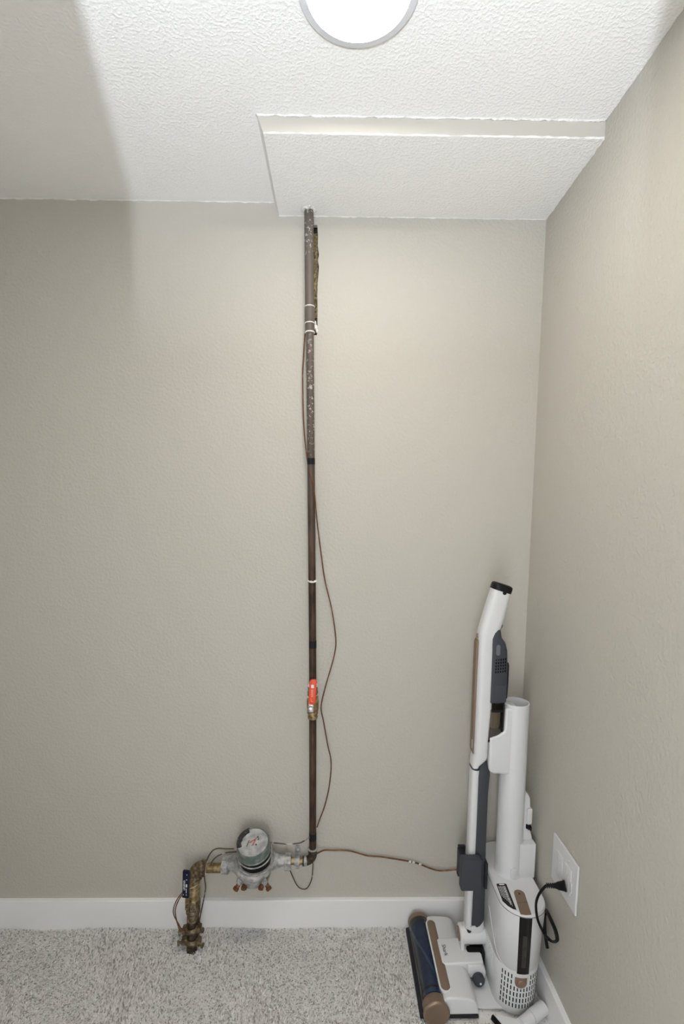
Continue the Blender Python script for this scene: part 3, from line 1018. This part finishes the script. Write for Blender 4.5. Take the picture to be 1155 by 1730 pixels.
# faint dust shape behind the window
o = dock_patch('window_dust', -.0945, -.0830, .165, .262, .0013, mat('dust_behind_window', (.045, .040, .032), .3, noise=(60, (.02, .019, .018), .4, .7)), par=win, thick=.0004)
dock_patch('window_sill', -.1080, -.0705, .1360, .1445, .0022, m_white)
dock_patch('latch_surround', -.1115, -.0740, .0985, .1360, .0012, m_white, roundr=.0185, nz=14)
lat = dock_patch('latch_recess', -.1085, -.0770, .1015, .1335, .0018, m_gold_sat, roundr=.0155, nz=14)
bm = nb()
lathe(bm, [(-.004, .0108), (.0015, .0108), (.003, .009), (.0035, .005)], (-.0925, YFc - dock_cw(.116)[1] - .001, .1155), (0, -1, .1), 22)
obj('latch_button', bm, m_gold, lat, 50)
# vent slots around the foot
bm = nb()
for row in range(6):
    zc = .1310 - row * .0175
    cx, wv = dock_cw(zc)
    for k in range(-11, 13):
        x_a = k * 8.3 - 4
        if x_a < -62 or x_a > 92:
            continue
        a = R(x_a)
        x = cx + wv * math.sin(a)
        if row < 2 and -.1150 < x < -.0715:
            continue
        y = YFc - wv * math.cos(a)
        nrm = Vector((math.sin(a), -math.cos(a), 0)); tg = Vector((math.cos(a), math.sin(a), 0))
        c = Vector((x, y, zc)) + nrm * .0004
        bm.faces.new([bm.verts.new(c + tg * s * .0014 + Vector((0, 0, q * .0062))) for s, q in ((-1, -1), (1, -1), (1, 1), (-1, 1))])
r_ = bmesh.ops.extrude_face_region(bm, geom=bm.faces[:])
for q in [x for x in r_['geom'] if isinstance(x, bmesh.types.BMVert)]:
    q.co.y += .0008
o = obj('vent_slots', bm, m_slot, t, None)
o['kind'] = 'stuff'
# fine ribs on the left flank of the foot
bm = nb()
for k in range(14):
    y = YFc + .012 + k * .009
    cx, wv = dock_cw(.08)
    box(bm, (cx - wv - .0009, y - .0012, .024), (cx - wv + .002, y + .0012, .142 - k * .001))
o = obj('flank_ribs', bm, m_white, t, None)
o['kind'] = 'stuff'
# seam between the smooth upper bin and the vented foot, rising toward the back
bm = nb()
P = []
for k in range(15):
    a = -24 - 66 * k / 14
    z = .1420 + .030 * (k / 14) ** 1.6
    cx, wv = dock_cw(z)
    P.append((cx + wv * math.sin(R(a)), YFc - wv * math.cos(R(a)), z))
for k in range(1, 8):
    z = .172 + .009 * k
    cx, wv = dock_cw(z)
    P.append((cx - wv, YFc + .010 * k, z))
tube(bm, P, .0011, 6, 0)
obj('basket_seam', bm, m_white_in, t, 180)
# lid: sticker and release button
def lid_poly(name, pts, m, h, par=None, bev=0.0):
    b = nb()
    prism(b, pts, 'z', ZL - .001, ZL + h, bev)
    return obj(name, b, m, par or t, None)
st = lid_poly('instruction_sticker', [(-.1345, -.2070), (-.1310, -.2045), (-.1085, -.2045), (-.1050, -.2070), (-.1095, -.2985), (-.1190, -.2945), (-.1290, -.2845), (-.1375, -.268)], m_black, .0004)
st['label'] = 'black sticker with white lines of text'
bm = nb()
rn = random.Random(2)
for k in range(7):
    x = -.1315 + k * .0032
    ya = -.2150
    ye = -.252 - k * .005 - (.004 if k > 4 else 0)
    y = ya
    wd = .0012 if k == 5 else .0006
    while y > ye:
        L_ = rn.uniform(.004, .010)
        sh = (y - ya) * .05
        bm.faces.new([bm.verts.new((x + a * wd + sh, yy, ZL + .0006)) for a, yy in ((-1, y), (-1, max(y - L_, ye)), (1, max(y - L_, ye)), (1, y))][::-1])
        y -= L_ + .0015
bm.faces.new([bm.verts.new(q) for q in ((-.127, -.2105, ZL + .0006), (-.112, -.2105, ZL + .0006), (-.112, -.2065, ZL + .0006), (-.127, -.2065, ZL + .0006))])
obj('printed_text', bm, m_print_white, st, None)
pts = []
for q in range(0, 181, 15):
    pts.append((-.0805 + .0150 * math.cos(R(q)), -.2440 + .0150 * math.sin(R(q))))
pts += [(-.1040, -.3125), (-.090, -.3150), (-.0745, -.3138)]
btn = lid_poly('release_button', pts, m_gold_sat, .0020, None, .0008)
bm = nb()
bm.faces.new([bm.verts.new(q) for q in ((-.0850, -.2475, ZL + .0022), (-.0775, -.2475, ZL + .0022), (-.0812, -.2400, ZL + .0022))])
obj('arrow_mark', bm, m_bronze_dark, btn, None)
bm = nb()
bm.faces.new([bm.verts.new(q) for q in ((-.0985, -.2770, ZL + .0022), (-.0700, -.2740, ZL + .0022), (-.0700, -.2748, ZL + .0022), (-.0985, -.2778, ZL + .0022))][::-1])
obj('button_crease', bm, m_bronze_dark, btn, None)

# column
TX, TY, TR = -0.0800, -0.150, 0.0385
bm = nb()
n = 48
def circ(r_, z, zf=None):
    return [bm.verts.new((TX + r_ * math.cos(2 * PI * k / n), TY + r_ * math.sin(2 * PI * k / n), z)) for k in range(n)]
rg = [circ(TR + .004, ZL - .001), circ(TR + .0012, ZL + .006), circ(TR, ZL + .016), circ(TR - .0005, .645), circ(TR - .0008, .852), circ(TR - .0008, .857), circ(TR - .0016, .8585), circ(TR - .0032, .8585), circ(TR - .0034, .855), circ(TR - .0034, .70), circ(.001, .70)]
for a, b in zip(rg, rg[1:]):
    for k in range(n):
        bm.faces.new((a[k], a[(k + 1) % n], b[(k + 1) % n], b[k]))
obj('column', bm, m_white, t, 40)
# docking pocket on the column
bm = nb()
pk = [(-.1622, .7610), (-.1560, .7640), (-.1400, .7700), (-.1280, .7760), (-.1235, .7800), (-.1215, .7880), (-.1195, .8480), (-.1130, .8500), (-.085, .8500), (-.085, .6500), (-.1480, .6520), (-.1570, .6560), (-.1615, .6640), (-.1622, .6760)]
prism(bm, pk, 'y', TY - .0315, TY + .0315, .007, 3)
obj('docking_pocket', bm, m_white, t, 40)
# box behind the column
bm = nb()
prism(bm, [(-.0800, -.183), (-.0125, -.181), (-.0125, -.110), (-.0800, -.110)], 'z', ZL - .001, .4320, .0015)
o = obj('tool_socket', bm, m_white, t)
bm = nb()
prism(bm, rounded(-.0795, .3440, .0072, .0185, .007), 'y', -.1920, -.180, .0012)
prism(bm, rounded(-.0795, .3530, .0040, .0060, .0038), 'y', -.1930, -.188, .0006)
obj('column_catch', bm, m_white_in, t)

# dusting brush standing in the socket
t = thing('dusting_brush', 'white dusting brush attachment standing in the socket right of the column', 'vacuum attachment', (-.035, -.150, .432))
bm = nb()
prism(bm, [(-.0610, .4250), (-.0600, .5900), (-.0540, .5965), (-.0440, .5895), (-.0340, .5770), (-.0275, .5640), (-.0262, .5330), (-.0255, .4700), (-.0170, .4420), (-.0160, .4250)], 'y', -.163, -.137, .005, 3)
obj('brush_handle', bm, m_white, t)
bm = nb()
box(bm, (-.0375, -.1685, .4850), (-.0215, -.140, .5345), .004)
obj('brush_sleeve', bm, m_white_in, t)
bm = nb()
for k in range(3):
    box(bm, (-.0380 + k * .0058, -.169, .4715 - k * .0032), (-.0338 + k * .0058, -.150, .4835 - k * .003), .0006)
o = obj('bristle_tuft', bm, m_black, t)

# ------------------------------------------------------------------ stick vacuum
YV = -0.155
Lt = [(-0.1684, 1.1979), (-0.188, 1.1237), (-0.2007, 1.0726), (-0.2025, 1.0468), (-0.2030, 1.0119), (-0.2035, .9591), (-0.2040, .8342), (-0.2045, .7086), (-0.2075, .6884), (-0.2083, .6662)]
Bt = [(-0.1154, 1.1811), (-0.1314, 1.108), (-0.1395, 1.0800), (-0.1556, 1.0714), (-0.1620, 1.0609), (-0.1630, 1.0383), (-0.1621, 1.0225), (-0.162, .9592), (-0.1627, .8648), (-0.1627, .7553), (-0.1631, .6995), (-0.1678, .6847), (-0.185, .6755), (-0.189, .6644)]
t = thing('stick_vacuum', 'white and slate grey cordless stick vacuum standing in the dock with bronze floor head', 'vacuum cleaner', (-.19, YV, .012))
bm = nb()
st = []
st.append(((-.1684, 1.1979), (-.1150, 1.1811), .0225))
st.append(((-.1765, 1.167), (-.1220, 1.1510), .0230))
st.append(((-.188, 1.1237), (-.1305, 1.1100), .0240))
st.append(((-.1965, 1.090), (-.1380, 1.0860), .0250))
for z in (1.0700, 1.0500, 1.030, 1.0, .95, .85, .75, .71, .700, .690, .680, .672, .6655):
    hy = .0265 if z > .71 else .0265 - (.71 - z) * .10
    xr = lerp_tab(Bt, z) + (.006 if .78 < z < 1.06 else 0.0)
    if 1.06 < z < 1.08:
        xr = -.1450
    st.append(((lerp_tab(Lt, z), z), (xr, z), hy))
loft(bm, st, YV, 36, 3.2)
obj('body_shell', bm, m_white, t, 50)
# black end cap
bm = nb()
axd = (Vector((-.1380, 0, 1.2125)) - Vector((-.1417, 0, 1.1895))).normalized()
cs = []
pl_, pr_ = Vector((-.1684, 1.1979)), Vector((-.1150, 1.1811))
dirv = Vector((.30, .954))
for k, (h, g) in enumerate(((-.001, .0006), (.000, .0012), (.0145, .0010), (.0175, -.001), (.0195, -.005), (.0198, -.010))):
    a = pl_ + dirv * h; b = pr_ + dirv * h
    d = (b - a).normalized()
    cs.append((tuple(a - d * g), tuple(b + d * g), .0225 + g))
loft(bm, cs, YV, 36, 3.0)
lathe(bm, [(-.004, .0055), (.0010, .0055)], (-.1375, YV - .0225, 1.1855), (.0, -1, 0), 16)
obj('end_cap', bm, m_black, t, 50)
# slate motor housing
bm = nb()
Rt = [(-0.1414, 1.0784), (-0.1397, 1.0715), (-0.1365, 1.0562), (-0.1245, 1.0402), (-0.1182, 1.018), (-0.1159, .9858), (-0.1150, .9239), (-0.1148, .8739)]
st = []
for z, xl in ((1.0800, -.1560), (1.0780, -.1610), (1.0720, -.1670), (1.0640, -.1720), (1.0562, -.1760), (1.0480, -.1760), (1.0402, -.1780), (1.028, -.178), (1.018, -.178), (1.0, -.178), (.97, -.178), (.92, -.178), (.89, -.178), (.868, -.178)):
    st.append(((xl, z - .001), (lerp_tab(Rt, z), z), .0272 if z < 1.0765 else .0245))
loft(bm, st, YV, 36, 3.0)
mh = obj('motor_housing', bm, m_gray, t, 50)
def hy_at(x, xl, xr, hy, e):
    c = (x - (xl + xr) / 2) / ((xr - xl) / 2)
    return hy * max(0, 1 - abs(c) ** e) ** (1 / e)
bm = nb()
for i in range(5):
    for j in range(5):
        x = -.1545 + i * .0068
        zc = .9935 - j * .0088 + i * .0006
        yv = YV - hy_at(x, -.178, -.1155, .0272, 3.0) - .0005
        hz = .0018 if (j == 0 and i < 2) else .0030
        box(bm, (x - .0017, yv, zc - hz), (x + .0017, yv + .002, zc + hz))
o = obj('vent_slots', bm, m_slot, mh, None)
o['kind'] = 'stuff'
bm = nb()
prism(bm, rounded(-.1500, 1.0225, .0058, .0155, .0055), 'y', YV - .0288, YV - .022, .0012)
obj('side_button', bm, mat('lighter_slate', (.12, .135, .155), .4), mh)
bm = nb()
prism(bm, [(-.1400, 1.1000), (-.1345, 1.0950), (-.1330, 1.0880), (-.1400, 1.0740), (-.1440, 1.0760)], 'y', YV - .008, YV + .008, .0015)
obj('trigger', bm, m_gray, t)
bm = nb()
prism(bm, [(-.1180, .9820), (-.1125, .9800), (-.1108, .9720), (-.1108, .9260), (-.1125, .8740), (-.1180, .8740)], 'y', YV - .012, YV + .012, .002)
obj('battery_latch', bm, m_gray_dk, mh)
bm = nb()
pl = rounded(-.1390, .8945, .0175, .0260, .003, 3)
prism(bm, pl, 'y', YV - .0280, YV - .020, .0012)
obj('battery_cover', bm, m_gray, mh)
# dust cup
bm = nb()
st = []
for z in (.8690, .8660, .84, .80, .772, .764, .761):
    st.append(((-.1720, z - (.012 if z < .78 else 0)), (-.1205 - (.868 - z) * .04, z), .0240 if z > .765 else .021))
loft(bm, st, YV, 32, 3.2)
cup = obj('dust_cup', bm, m_smoke, t, 50)
bm = nb()
lathe(bm, [(0, .0150), (.012, .0160), (.048, .0160), (.050, .014)], (-.1440, YV, .785), (0, 0, 1), 20)
for k in range(20):
    a = 2 * PI * k / 20
    box(bm, (-.1440 + math.cos(a) * .0155 - .0008, YV + math.sin(a) * .0155 - .0008, .790), (-.1440 + math.cos(a) * .0155 + .0008, YV + math.sin(a) * .0155 + .0008, .832))
obj('filter', bm, m_filter, cup, 40)
bm = nb()
for z0, z1 in ((.8380, .8440), (.8640, .8700)):
    loft(bm, [((-.1730, z0), (-.1220, z0), .0246), ((-.1730, z1), (-.1220, z1), .0246)], YV, 32, 3.2)
loft(bm, [((-.173, .744), (-.1240, .7610), .0235), ((-.173, .751), (-.1240, .7670), .0246)], YV, 32, 3.2)
box(bm, (-.1275, YV - .022, .766), (-.1225, YV + .022, .866), .002)
obj('cup_frame', bm, m_window, cup, 40)
# bronze stripe along the front
bm = nb()
prism(bm, [(-.2045, 1.0500), (-.2085, 1.0390), (-.2088, .9943), (-.2090, .8341), (-.2090, .7180), (-.2060, .7060), (-.2000, .7060), (-.1985, .7180), (-.1985, 1.0390)], 'y', YV - .0135, YV + .0135, .0015)
obj('bronze_stripe', bm, m_gold_sat, t)
bm = nb()
lathe(bm, [(0, .0055), (.0035, .0052), (.0045, .003)], (-.2050, YV, 1.0395), (-1, 0, .1), 16)
lathe(bm, [(0, .0060), (.0030, .0055), (.0038, .003)], (-.2020, YV, 1.0580), (-1, 0, .2), 16)
o = obj('power_button', bm, m_gold, t)
bm = nb()
for k in range(5):
    box(bm, (-.2094, YV - .012, .7240 + k * .0055), (-.2085, YV - .005, .7268 + k * .0055))
obj('stripe_print', bm, m_print_white, t, None)
# joint ring and wand
bm = nb()
loft(bm, [((-.2092, .6675), (-.1870, .6620), .0205), ((-.2094, .6610), (-.1870, .6560), .0205)], YV, 32, 3.0)
obj('joint_ring', bm, m_gray, t, 50)
bm = nb()
loft(bm, [((-.2090, .6610), (-.1840, .6560), .0195), ((-.2096, .55), (-.1840, .55), .0195), ((-.2096, .40), (-.1850, .40), .0195), ((-.2096, .27), (-.1880, .27), .0195), ((-.2089, .1454), (-.1900, .1400), .019)], YV, 32, 3.0)
obj('wand', bm, m_white, t, 50)
bm = nb()
Dr = [(-.1680, .6860), (-.1580, .6700), (-.1521, .6480), (-.1560, .5787), (-.1555, .4634), (-.1555, .3712), (-.1520, .2621), (-.1515, .1751)]
st = []
for z in (.6840, .6700, .655, .640, .58, .50, .40, .30, .22, .18):
    xl = -.1935 if z < .65 else -.1890
    st.append(((xl, z - (.0 if z > .2 else (.22 - z))), (lerp_tab(Dr, z), z), .0205 if z < .66 else .018))
st.append(((-.1940, .1375), (-.1600, .1640), .0200))
loft(bm, st, YV, 32, 3.4)
obj('wand_spine', bm, m_gray, t, 50)
bm = nb()
loft(bm, [((-.2085, .1500), (-.1860, .1420), .0215), ((-.2070, .1395), (-.1880, .1330), .0205)], YV, 28, 3)
obj('wand_foot_ring', bm, m_gray_dk, t, 50)
# neck joint
bm = nb()
loft(bm, [((-.2100, .1500), (-.1515, .1760), .0200), ((-.2130, .1300), (-.1500, .1500), .0215), ((-.2150, .1150), (-.1480, .1200), .0230), ((-.2120, .0980), (-.1500, .1020), .020)], YV, 32, 3.2)
lathe(bm, [(0, .024), (.004, .0275), (.026, .0275), (.052, .0285), (.076, .0285), (.080, .025)], (-.2250, YV, .1190), (1, 0, .02), 30)
box(bm, (-.2240, YV - .024, .060), (-.2120, YV + .012, .120), .004)
neck = obj('neck_joint', bm, m_white, t, 40)
bm = nb()
lathe(bm, [(0, .020), (.0012, .020)], (-.2265, YV, .1190), (1, 0, 0), 24)
obj('pivot_cap', bm, m_gold, neck)
bm = nb()
box(bm, (-.2110, YV - .030, .030), (-.1500, YV + .020, .083), .006)
hz = obj('hose_housing', bm, m_gray_dk, t)
bm = nb()
box(bm, (-.2060, YV - .0305, .071), (-.1580, YV - .012, .0905), .006)
obj('hose_mouth', bm, m_slot, hz)

# floor head
RX, RZ = -.3275, .0460
bm = nb()
pf = [(-.3700, .0125), (-.3700, .0220), (-.3600, .0260), (-.2100, .0240), (-.2060, .0180), (-.2080, .0125)]
prism(bm, pf, 'y', -.3170, -.0330, .002)
obj('sole_plate', bm, m_gray_dk, t)
bm = nb()
pf = [(-.3070, .0260), (-.3080, .0640), (-.3000, .0755), (-.2850, .0780), (-.2380, .0755), (-.2230, .0690), (-.2110, .0540), (-.2070, .0270)]
prism(bm, pf, 'y', -.3190, -.0440, .006, 3)
head = obj('head_shell', bm, m_white, t, 50)
# logo saddle running back to the neck
bm = nb()
prism(bm, [(-.2890, -.1400), (-.2820, -.1340), (-.2080, -.1330), (-.1990, -.1500), (-.1880, -.1650), (-.1700, -.1750), (-.1640, -.1900), (-.1660, -.2160), (-.2820, -.2230), (-.2890, -.2160)], 'z', .0560, .0835, .005, 3)
sad = obj('logo_saddle', bm, m_white, head, 50)
bm = nb()
prism(bm, [(-.2150, .0400), (-.2150, .0800), (-.1750, .0800), (-.1640, .0720), (-.1590, .0560), (-.1600, .0360)], 'y', -.2260, -.1900, .006, 3)
obj('rear_arm', bm, m_white, head, 50)
ltx = text('lettering', 'Shark', .0170, (-.2725, -.1775, .0836), (.04, -1, 0), (1, .04, 0), m_gray_dk, sad, .0003)
# bronze strip in a white rim
def pill(y0_, y1_, x0_, x1_, hw):
    P = []
    for q in range(0, 181, 15):
        P.append((x1_ + hw * math.cos(R(q)), y1_ - hw + hw * math.sin(R(q))))
    for q in range(180, 361, 15):
        P.append((x0_ + hw * math.cos(R(q)), y0_ + hw + hw * math.sin(R(q))))
    return P
bm = nb()
prism(bm, pill(-.3010, -.0630, -.2965, -.2965, .0160), 'z', .0600, .0800, .002)
obj('strip_rim', bm, m_white, head, 50)
bm = nb()
prism(bm, pill(-.2985, -.0660, -.2950, -.2950, .0130), 'z', .0780, .0812, .001)
obj('bronze_strip', bm, m_gold_sat, head, 50)
# brush roll, cover and end caps
bm = nb()
lathe(bm, [(0, .010), (0.001, .0290), (.236, .0290), (.237, .010)], (RX, -.2970, RZ), (0, 1, 0), 32)
rol = obj('brush_roll', bm, m_blue, t, 50)
bm = nb()
for s in range(3):
    P = []
    for k in range(29):
        y = -.279 + .217 * k / 28
        a = R(s * 120 + 40 + k * 5.0)
        P.append((RX + math.cos(a) * .0290, y, RZ + math.sin(a) * .0290))
    tube(bm, P, .0040, 6, 0)
obj('bristle_strip', bm, m_teal, rol, 180)
bm = nb()
nn2 = 30
ra = [[bm.verts.new((RX + .0352 * math.cos(R(20 + 205 * k / nn2)), y, RZ + .0352 * math.sin(R(20 + 205 * k / nn2)))) for k in range(nn2 + 1)] for y in (-.3010, -.20, -.10, -.0480)]
for a, b in zip(ra, ra[1:]):
    for k in range(nn2):
        bm.faces.new((a[k], a[k + 1], b[k + 1], b[k]))
obj('clear_cover', bm, m_clear, t, 180)
m_rib = clear_mat('clear_rib', (.70, .70, .70), .45)
for y in (-.2830, -.0600):
    bm = nb()
    lathe(bm, [(0, .0300), (.0005, .0343), (.0025, .0343), (.003, .0300)], (RX, y, RZ), (0, 1, 0), 32)
    obj('cover_rib', bm, m_rib, t, 40)
bm = nb()
lathe(bm, [(0, .0300), (.0006, .0345), (.0030, .0368), (.0060, .0372), (.0075, .0350), (.0085, .0346), (.0330, .0350), (.0335, .0300)], (RX, -.3330, RZ - .004), (0, 1, 0), 40)
ec = obj('end_cap', bm, m_gold, t, 40)
ec['label'] = 'near bronze end cap, a full round disc'
bm = nb()
lathe(bm, [(0, .0300), (.001, .0352), (.0150, .0356), (.019, .033), (.0200, .026)], (RX, -.0500, RZ), (0, 1, 0), 40)
o = obj('end_cap', bm, m_gold_sat, t, 40)
o['label'] = 'far bronze end cap'
# rear wheel
bm = nb()
lathe(bm, [(0, .0150), (.002, .0168), (.016, .0168), (.019, .0150), (.0195, .010)], (-.1850, -.2250, .0440), (.10, -1, .05), 28)
wh = obj('rear_wheel', bm, m_gray, t, 50)
bm = nb()
lathe(bm, [(0, .0028), (.0022, .0028)], Vector((-.1850, -.2250, .0440)) + Vector((.10, -1, .05)).normalized() * .0185 + Vector((.002, 0, -.004)), (.10, -1, .05), 14)
obj('axle_pin', bm, m_print_white, wh)

# clip on the wand and its wall side plate
t = thing('tool_clip', 'dark slate grey tool clip gripping the vacuum wand beside the dock', 'clip', (-.196, -.165, .265))
bm = nb()
prism(bm, rounded(-.2085, .3510, .0295, .0490, .005), 'y', -.2060, -.1800, .003)
obj('clip_front', bm, m_gray, t)
bm = nb()
prism(bm, [(-.2285, .3870), (-.2060, .3870), (-.2060, .2860), (-.2270, .2860), (-.2300, .2960)], 'y', -.1300, -.1180, .003)
obj('clip_back', bm, m_gray_dk, t)
bm = nb()
box(bm, (-.2300, -.1850, .3050), (-.2120, -.1200, .3800), .003)
obj('clip_arm', bm, m_gray_dk, t)
bm = nb()
box(bm, (-.1620, -.1850, .2900), (-.1530, -.1300, .3720), .002)
obj('clip_jaw', bm, m_gray_dk, t)
bm = nb()
tube(bm, [(-.2220, -.132, .384), (-.2160, -.160, .386), (-.2110, -.186, .392)], .0012, 6, 3)
obj('clip_spring', bm, m_gray_dk, t)

# floor nozzle lying in front
t = thing('pet_nozzle', 'white flat nozzle with black lip lying on the carpet in front of the dock', 'vacuum attachment', (-.09, -.335, .012))
bm = nb()
ca, cb = Vector((-.0200, -.3020, .0300)), Vector((-.1020, -.3480, .0290))
lathe(bm, [(0, .0130), (.001, .0158), (.0015, .0172), (.050, .0172), (.060, .0160), (.094, .0150)], ca, cb - ca, 28)
obj('nozzle_tube', bm, m_white, t, 40)
bm = nb()
lathe(bm, [(0, .0175), (.0012, .0178), (.0024, .0175)], ca.lerp(cb, .56), cb - ca, 28)
obj('tube_seam', bm, m_label_grey, t, 40)
hd = (cb - ca).normalized(); sd = Vector((hd.y, -hd.x, 0)).normalized()
if sd.y > 0:
    sd = -sd
hc2 = Vector((-.1180, -.3560, .0))
def nz(a, b, z):
    q = hc2 + hd * a + sd * b
    return (q.x, q.y, z)
bm = nb()
for (pl, z0, z1) in (([(-.022, -.014), (.012, -.058), (.026, -.058), (.026, .060), (.012, .060), (-.022, .016)], .0140, .0330),):
    v0 = [bm.verts.new(nz(a, b, z0)) for a, b in pl]
    v1 = [bm.verts.new(nz(a * .92, b * .97, z1 if a < .01 else z1 - .010)) for a, b in pl]
    bm.faces.new(v0[::-1]); bm.faces.new(v1)
    for i in range(len(pl)):
        j = (i + 1) % len(pl)
        bm.faces.new((v0[i], v0[j], v1[j], v1[i]))
bmesh.ops.bevel(bm, geom=bm.edges[:], offset=.003, segments=2, affect='EDGES')
obj('nozzle_head', bm, m_white, t, 40)
bm = nb()
v0 = [bm.verts.new(nz(a, b, .0125)) for a, b in ((.022, -.060), (.031, -.060), (.031, .062), (.022, .062))]
v1 = [bm.verts.new(nz(a, b, .0230)) for a, b in ((.022, -.060), (.028, -.060), (.028, .062), (.022, .062))]
bm.faces.new(v0[::-1]); bm.faces.new(v1)
for i in range(4):
    bm.faces.new((v0[i], v0[(i + 1) % 4], v1[(i + 1) % 4], v1[i]))
obj('black_lip', bm, m_rubber, t)

# ------------------------------------------------------------------ outlet and cord on the right wall
OY0, OY1, OZ0, OZ1 = -.2705, -.4055, .4015, .5350
t = thing('wall_outlet', 'white double-gang outlet plate on the right wall', 'outlet', (0, (OY0 + OY1) / 2, (OZ0 + OZ1) / 2))
bm = nb()
prism(bm, rounded((OY0 + OY1) / 2, (OZ0 + OZ1) / 2, .0675, .0668, .004, 4), 'x', -.0060, 0, .0028, 3)
obj('cover_plate', bm, m_white, t, 40)
ZC = (OZ0 + OZ1) / 2
for yc in (-.3150, -.3610):
    bm = nb()
    prism(bm, rounded(yc, ZC, .0170, .0340, .0015, 3), 'x', -.0085, -.004, .0008)
    rec = obj('receptacle', bm, m_white_in, t)
    bm = nb()
    for dz in (.0165, -.0165):
        for dy, hh in ((-.0060, .0038), (.0060, .0046)):
            box(bm, (-.0089, yc + dy - .0009, ZC + dz - hh + .003), (-.0080, yc + dy + .0009, ZC + dz + hh + .003))
        lathe(bm, [(0, .0024), (.0008, .0024)], (-.0082, yc, ZC + dz - .0075), (-1, 0, 0), 12)
    obj('socket_holes', bm, m_label_grey, rec)
    for dz in (.0485, -.0485):
        bm = nb()
        lathe(bm, [(0, .0030), (.0012, .0026)], (-.0058, yc, ZC + dz), (-1, 0, 0), 12)
        obj('plate_screw', bm, m_white_in, t)
bm = nb()
box(bm, (-.0092, -.3845, .4460), (-.0058, -.3785, .4740), .0008)
obj('grey_tab', bm, m_label_grey, t)

t = thing('power_cord', 'black power cord plugged into the outlet and looping behind the dock', 'cord', (-.012, -.357, .446))
bm = nb()
PC = Vector((-.0090, -.3585, .4465))
pd = Vector((-.030, .012, -.009)).normalized()
lathe(bm, [(0, .0130), (.003, .0145), (.006, .0125), (.018, .0100), (.026, .0065), (.034, .0050)], PC, pd, 10)
for k in range(5):
    lathe(bm, [(0, .0040), (.0008, .0066), (.0024, .0066), (.0032, .0040)], PC + pd * (.025 + k * .0048), pd, 8)
obj('plug', bm, m_rubber, t, 40)
bm = nb()
e0 = PC + pd * .030
cord = [tuple(e0), tuple(PC + pd * .046), (-.0588, -.3380, .4207), (-.0662, -.3320, .3985), (-.0693, -.3270, .3727), (-.0671, -.3250, .3457), (-.0611, -.3240, .3186), (-.0503, -.3250, .2942), (-.0415, -.3290, .2787), (-.0335, -.3390, .2740), (-.0320, -.3540, .2830), (-.0320, -.3690, .2985), (-.0320, -.3760, .3120), (-.0320, -.3650, .3250), (-.0300, -.3330, .3270), (-.0240, -.2980, .3180), (-.0120, -.2600, .2900), (-.0090, -.2200, .2400), (-.0120, -.170, .150), (-.0180, -.13, .06)]
tube(bm, cord, .0050, 10, 6, .65)
obj('cable', bm, m_rubber, t, 180)
bm = nb()
tube(bm, [(-.0130, -.262, .285), (-.0180, -.2700, .2700), (-.0230, -.2900, .2480), (-.0260, -.3060, .2360), (-.0280, -.3190, .2290)], .0042, 10, 5)
obj('cable_end', bm, m_rubber, t, 180)
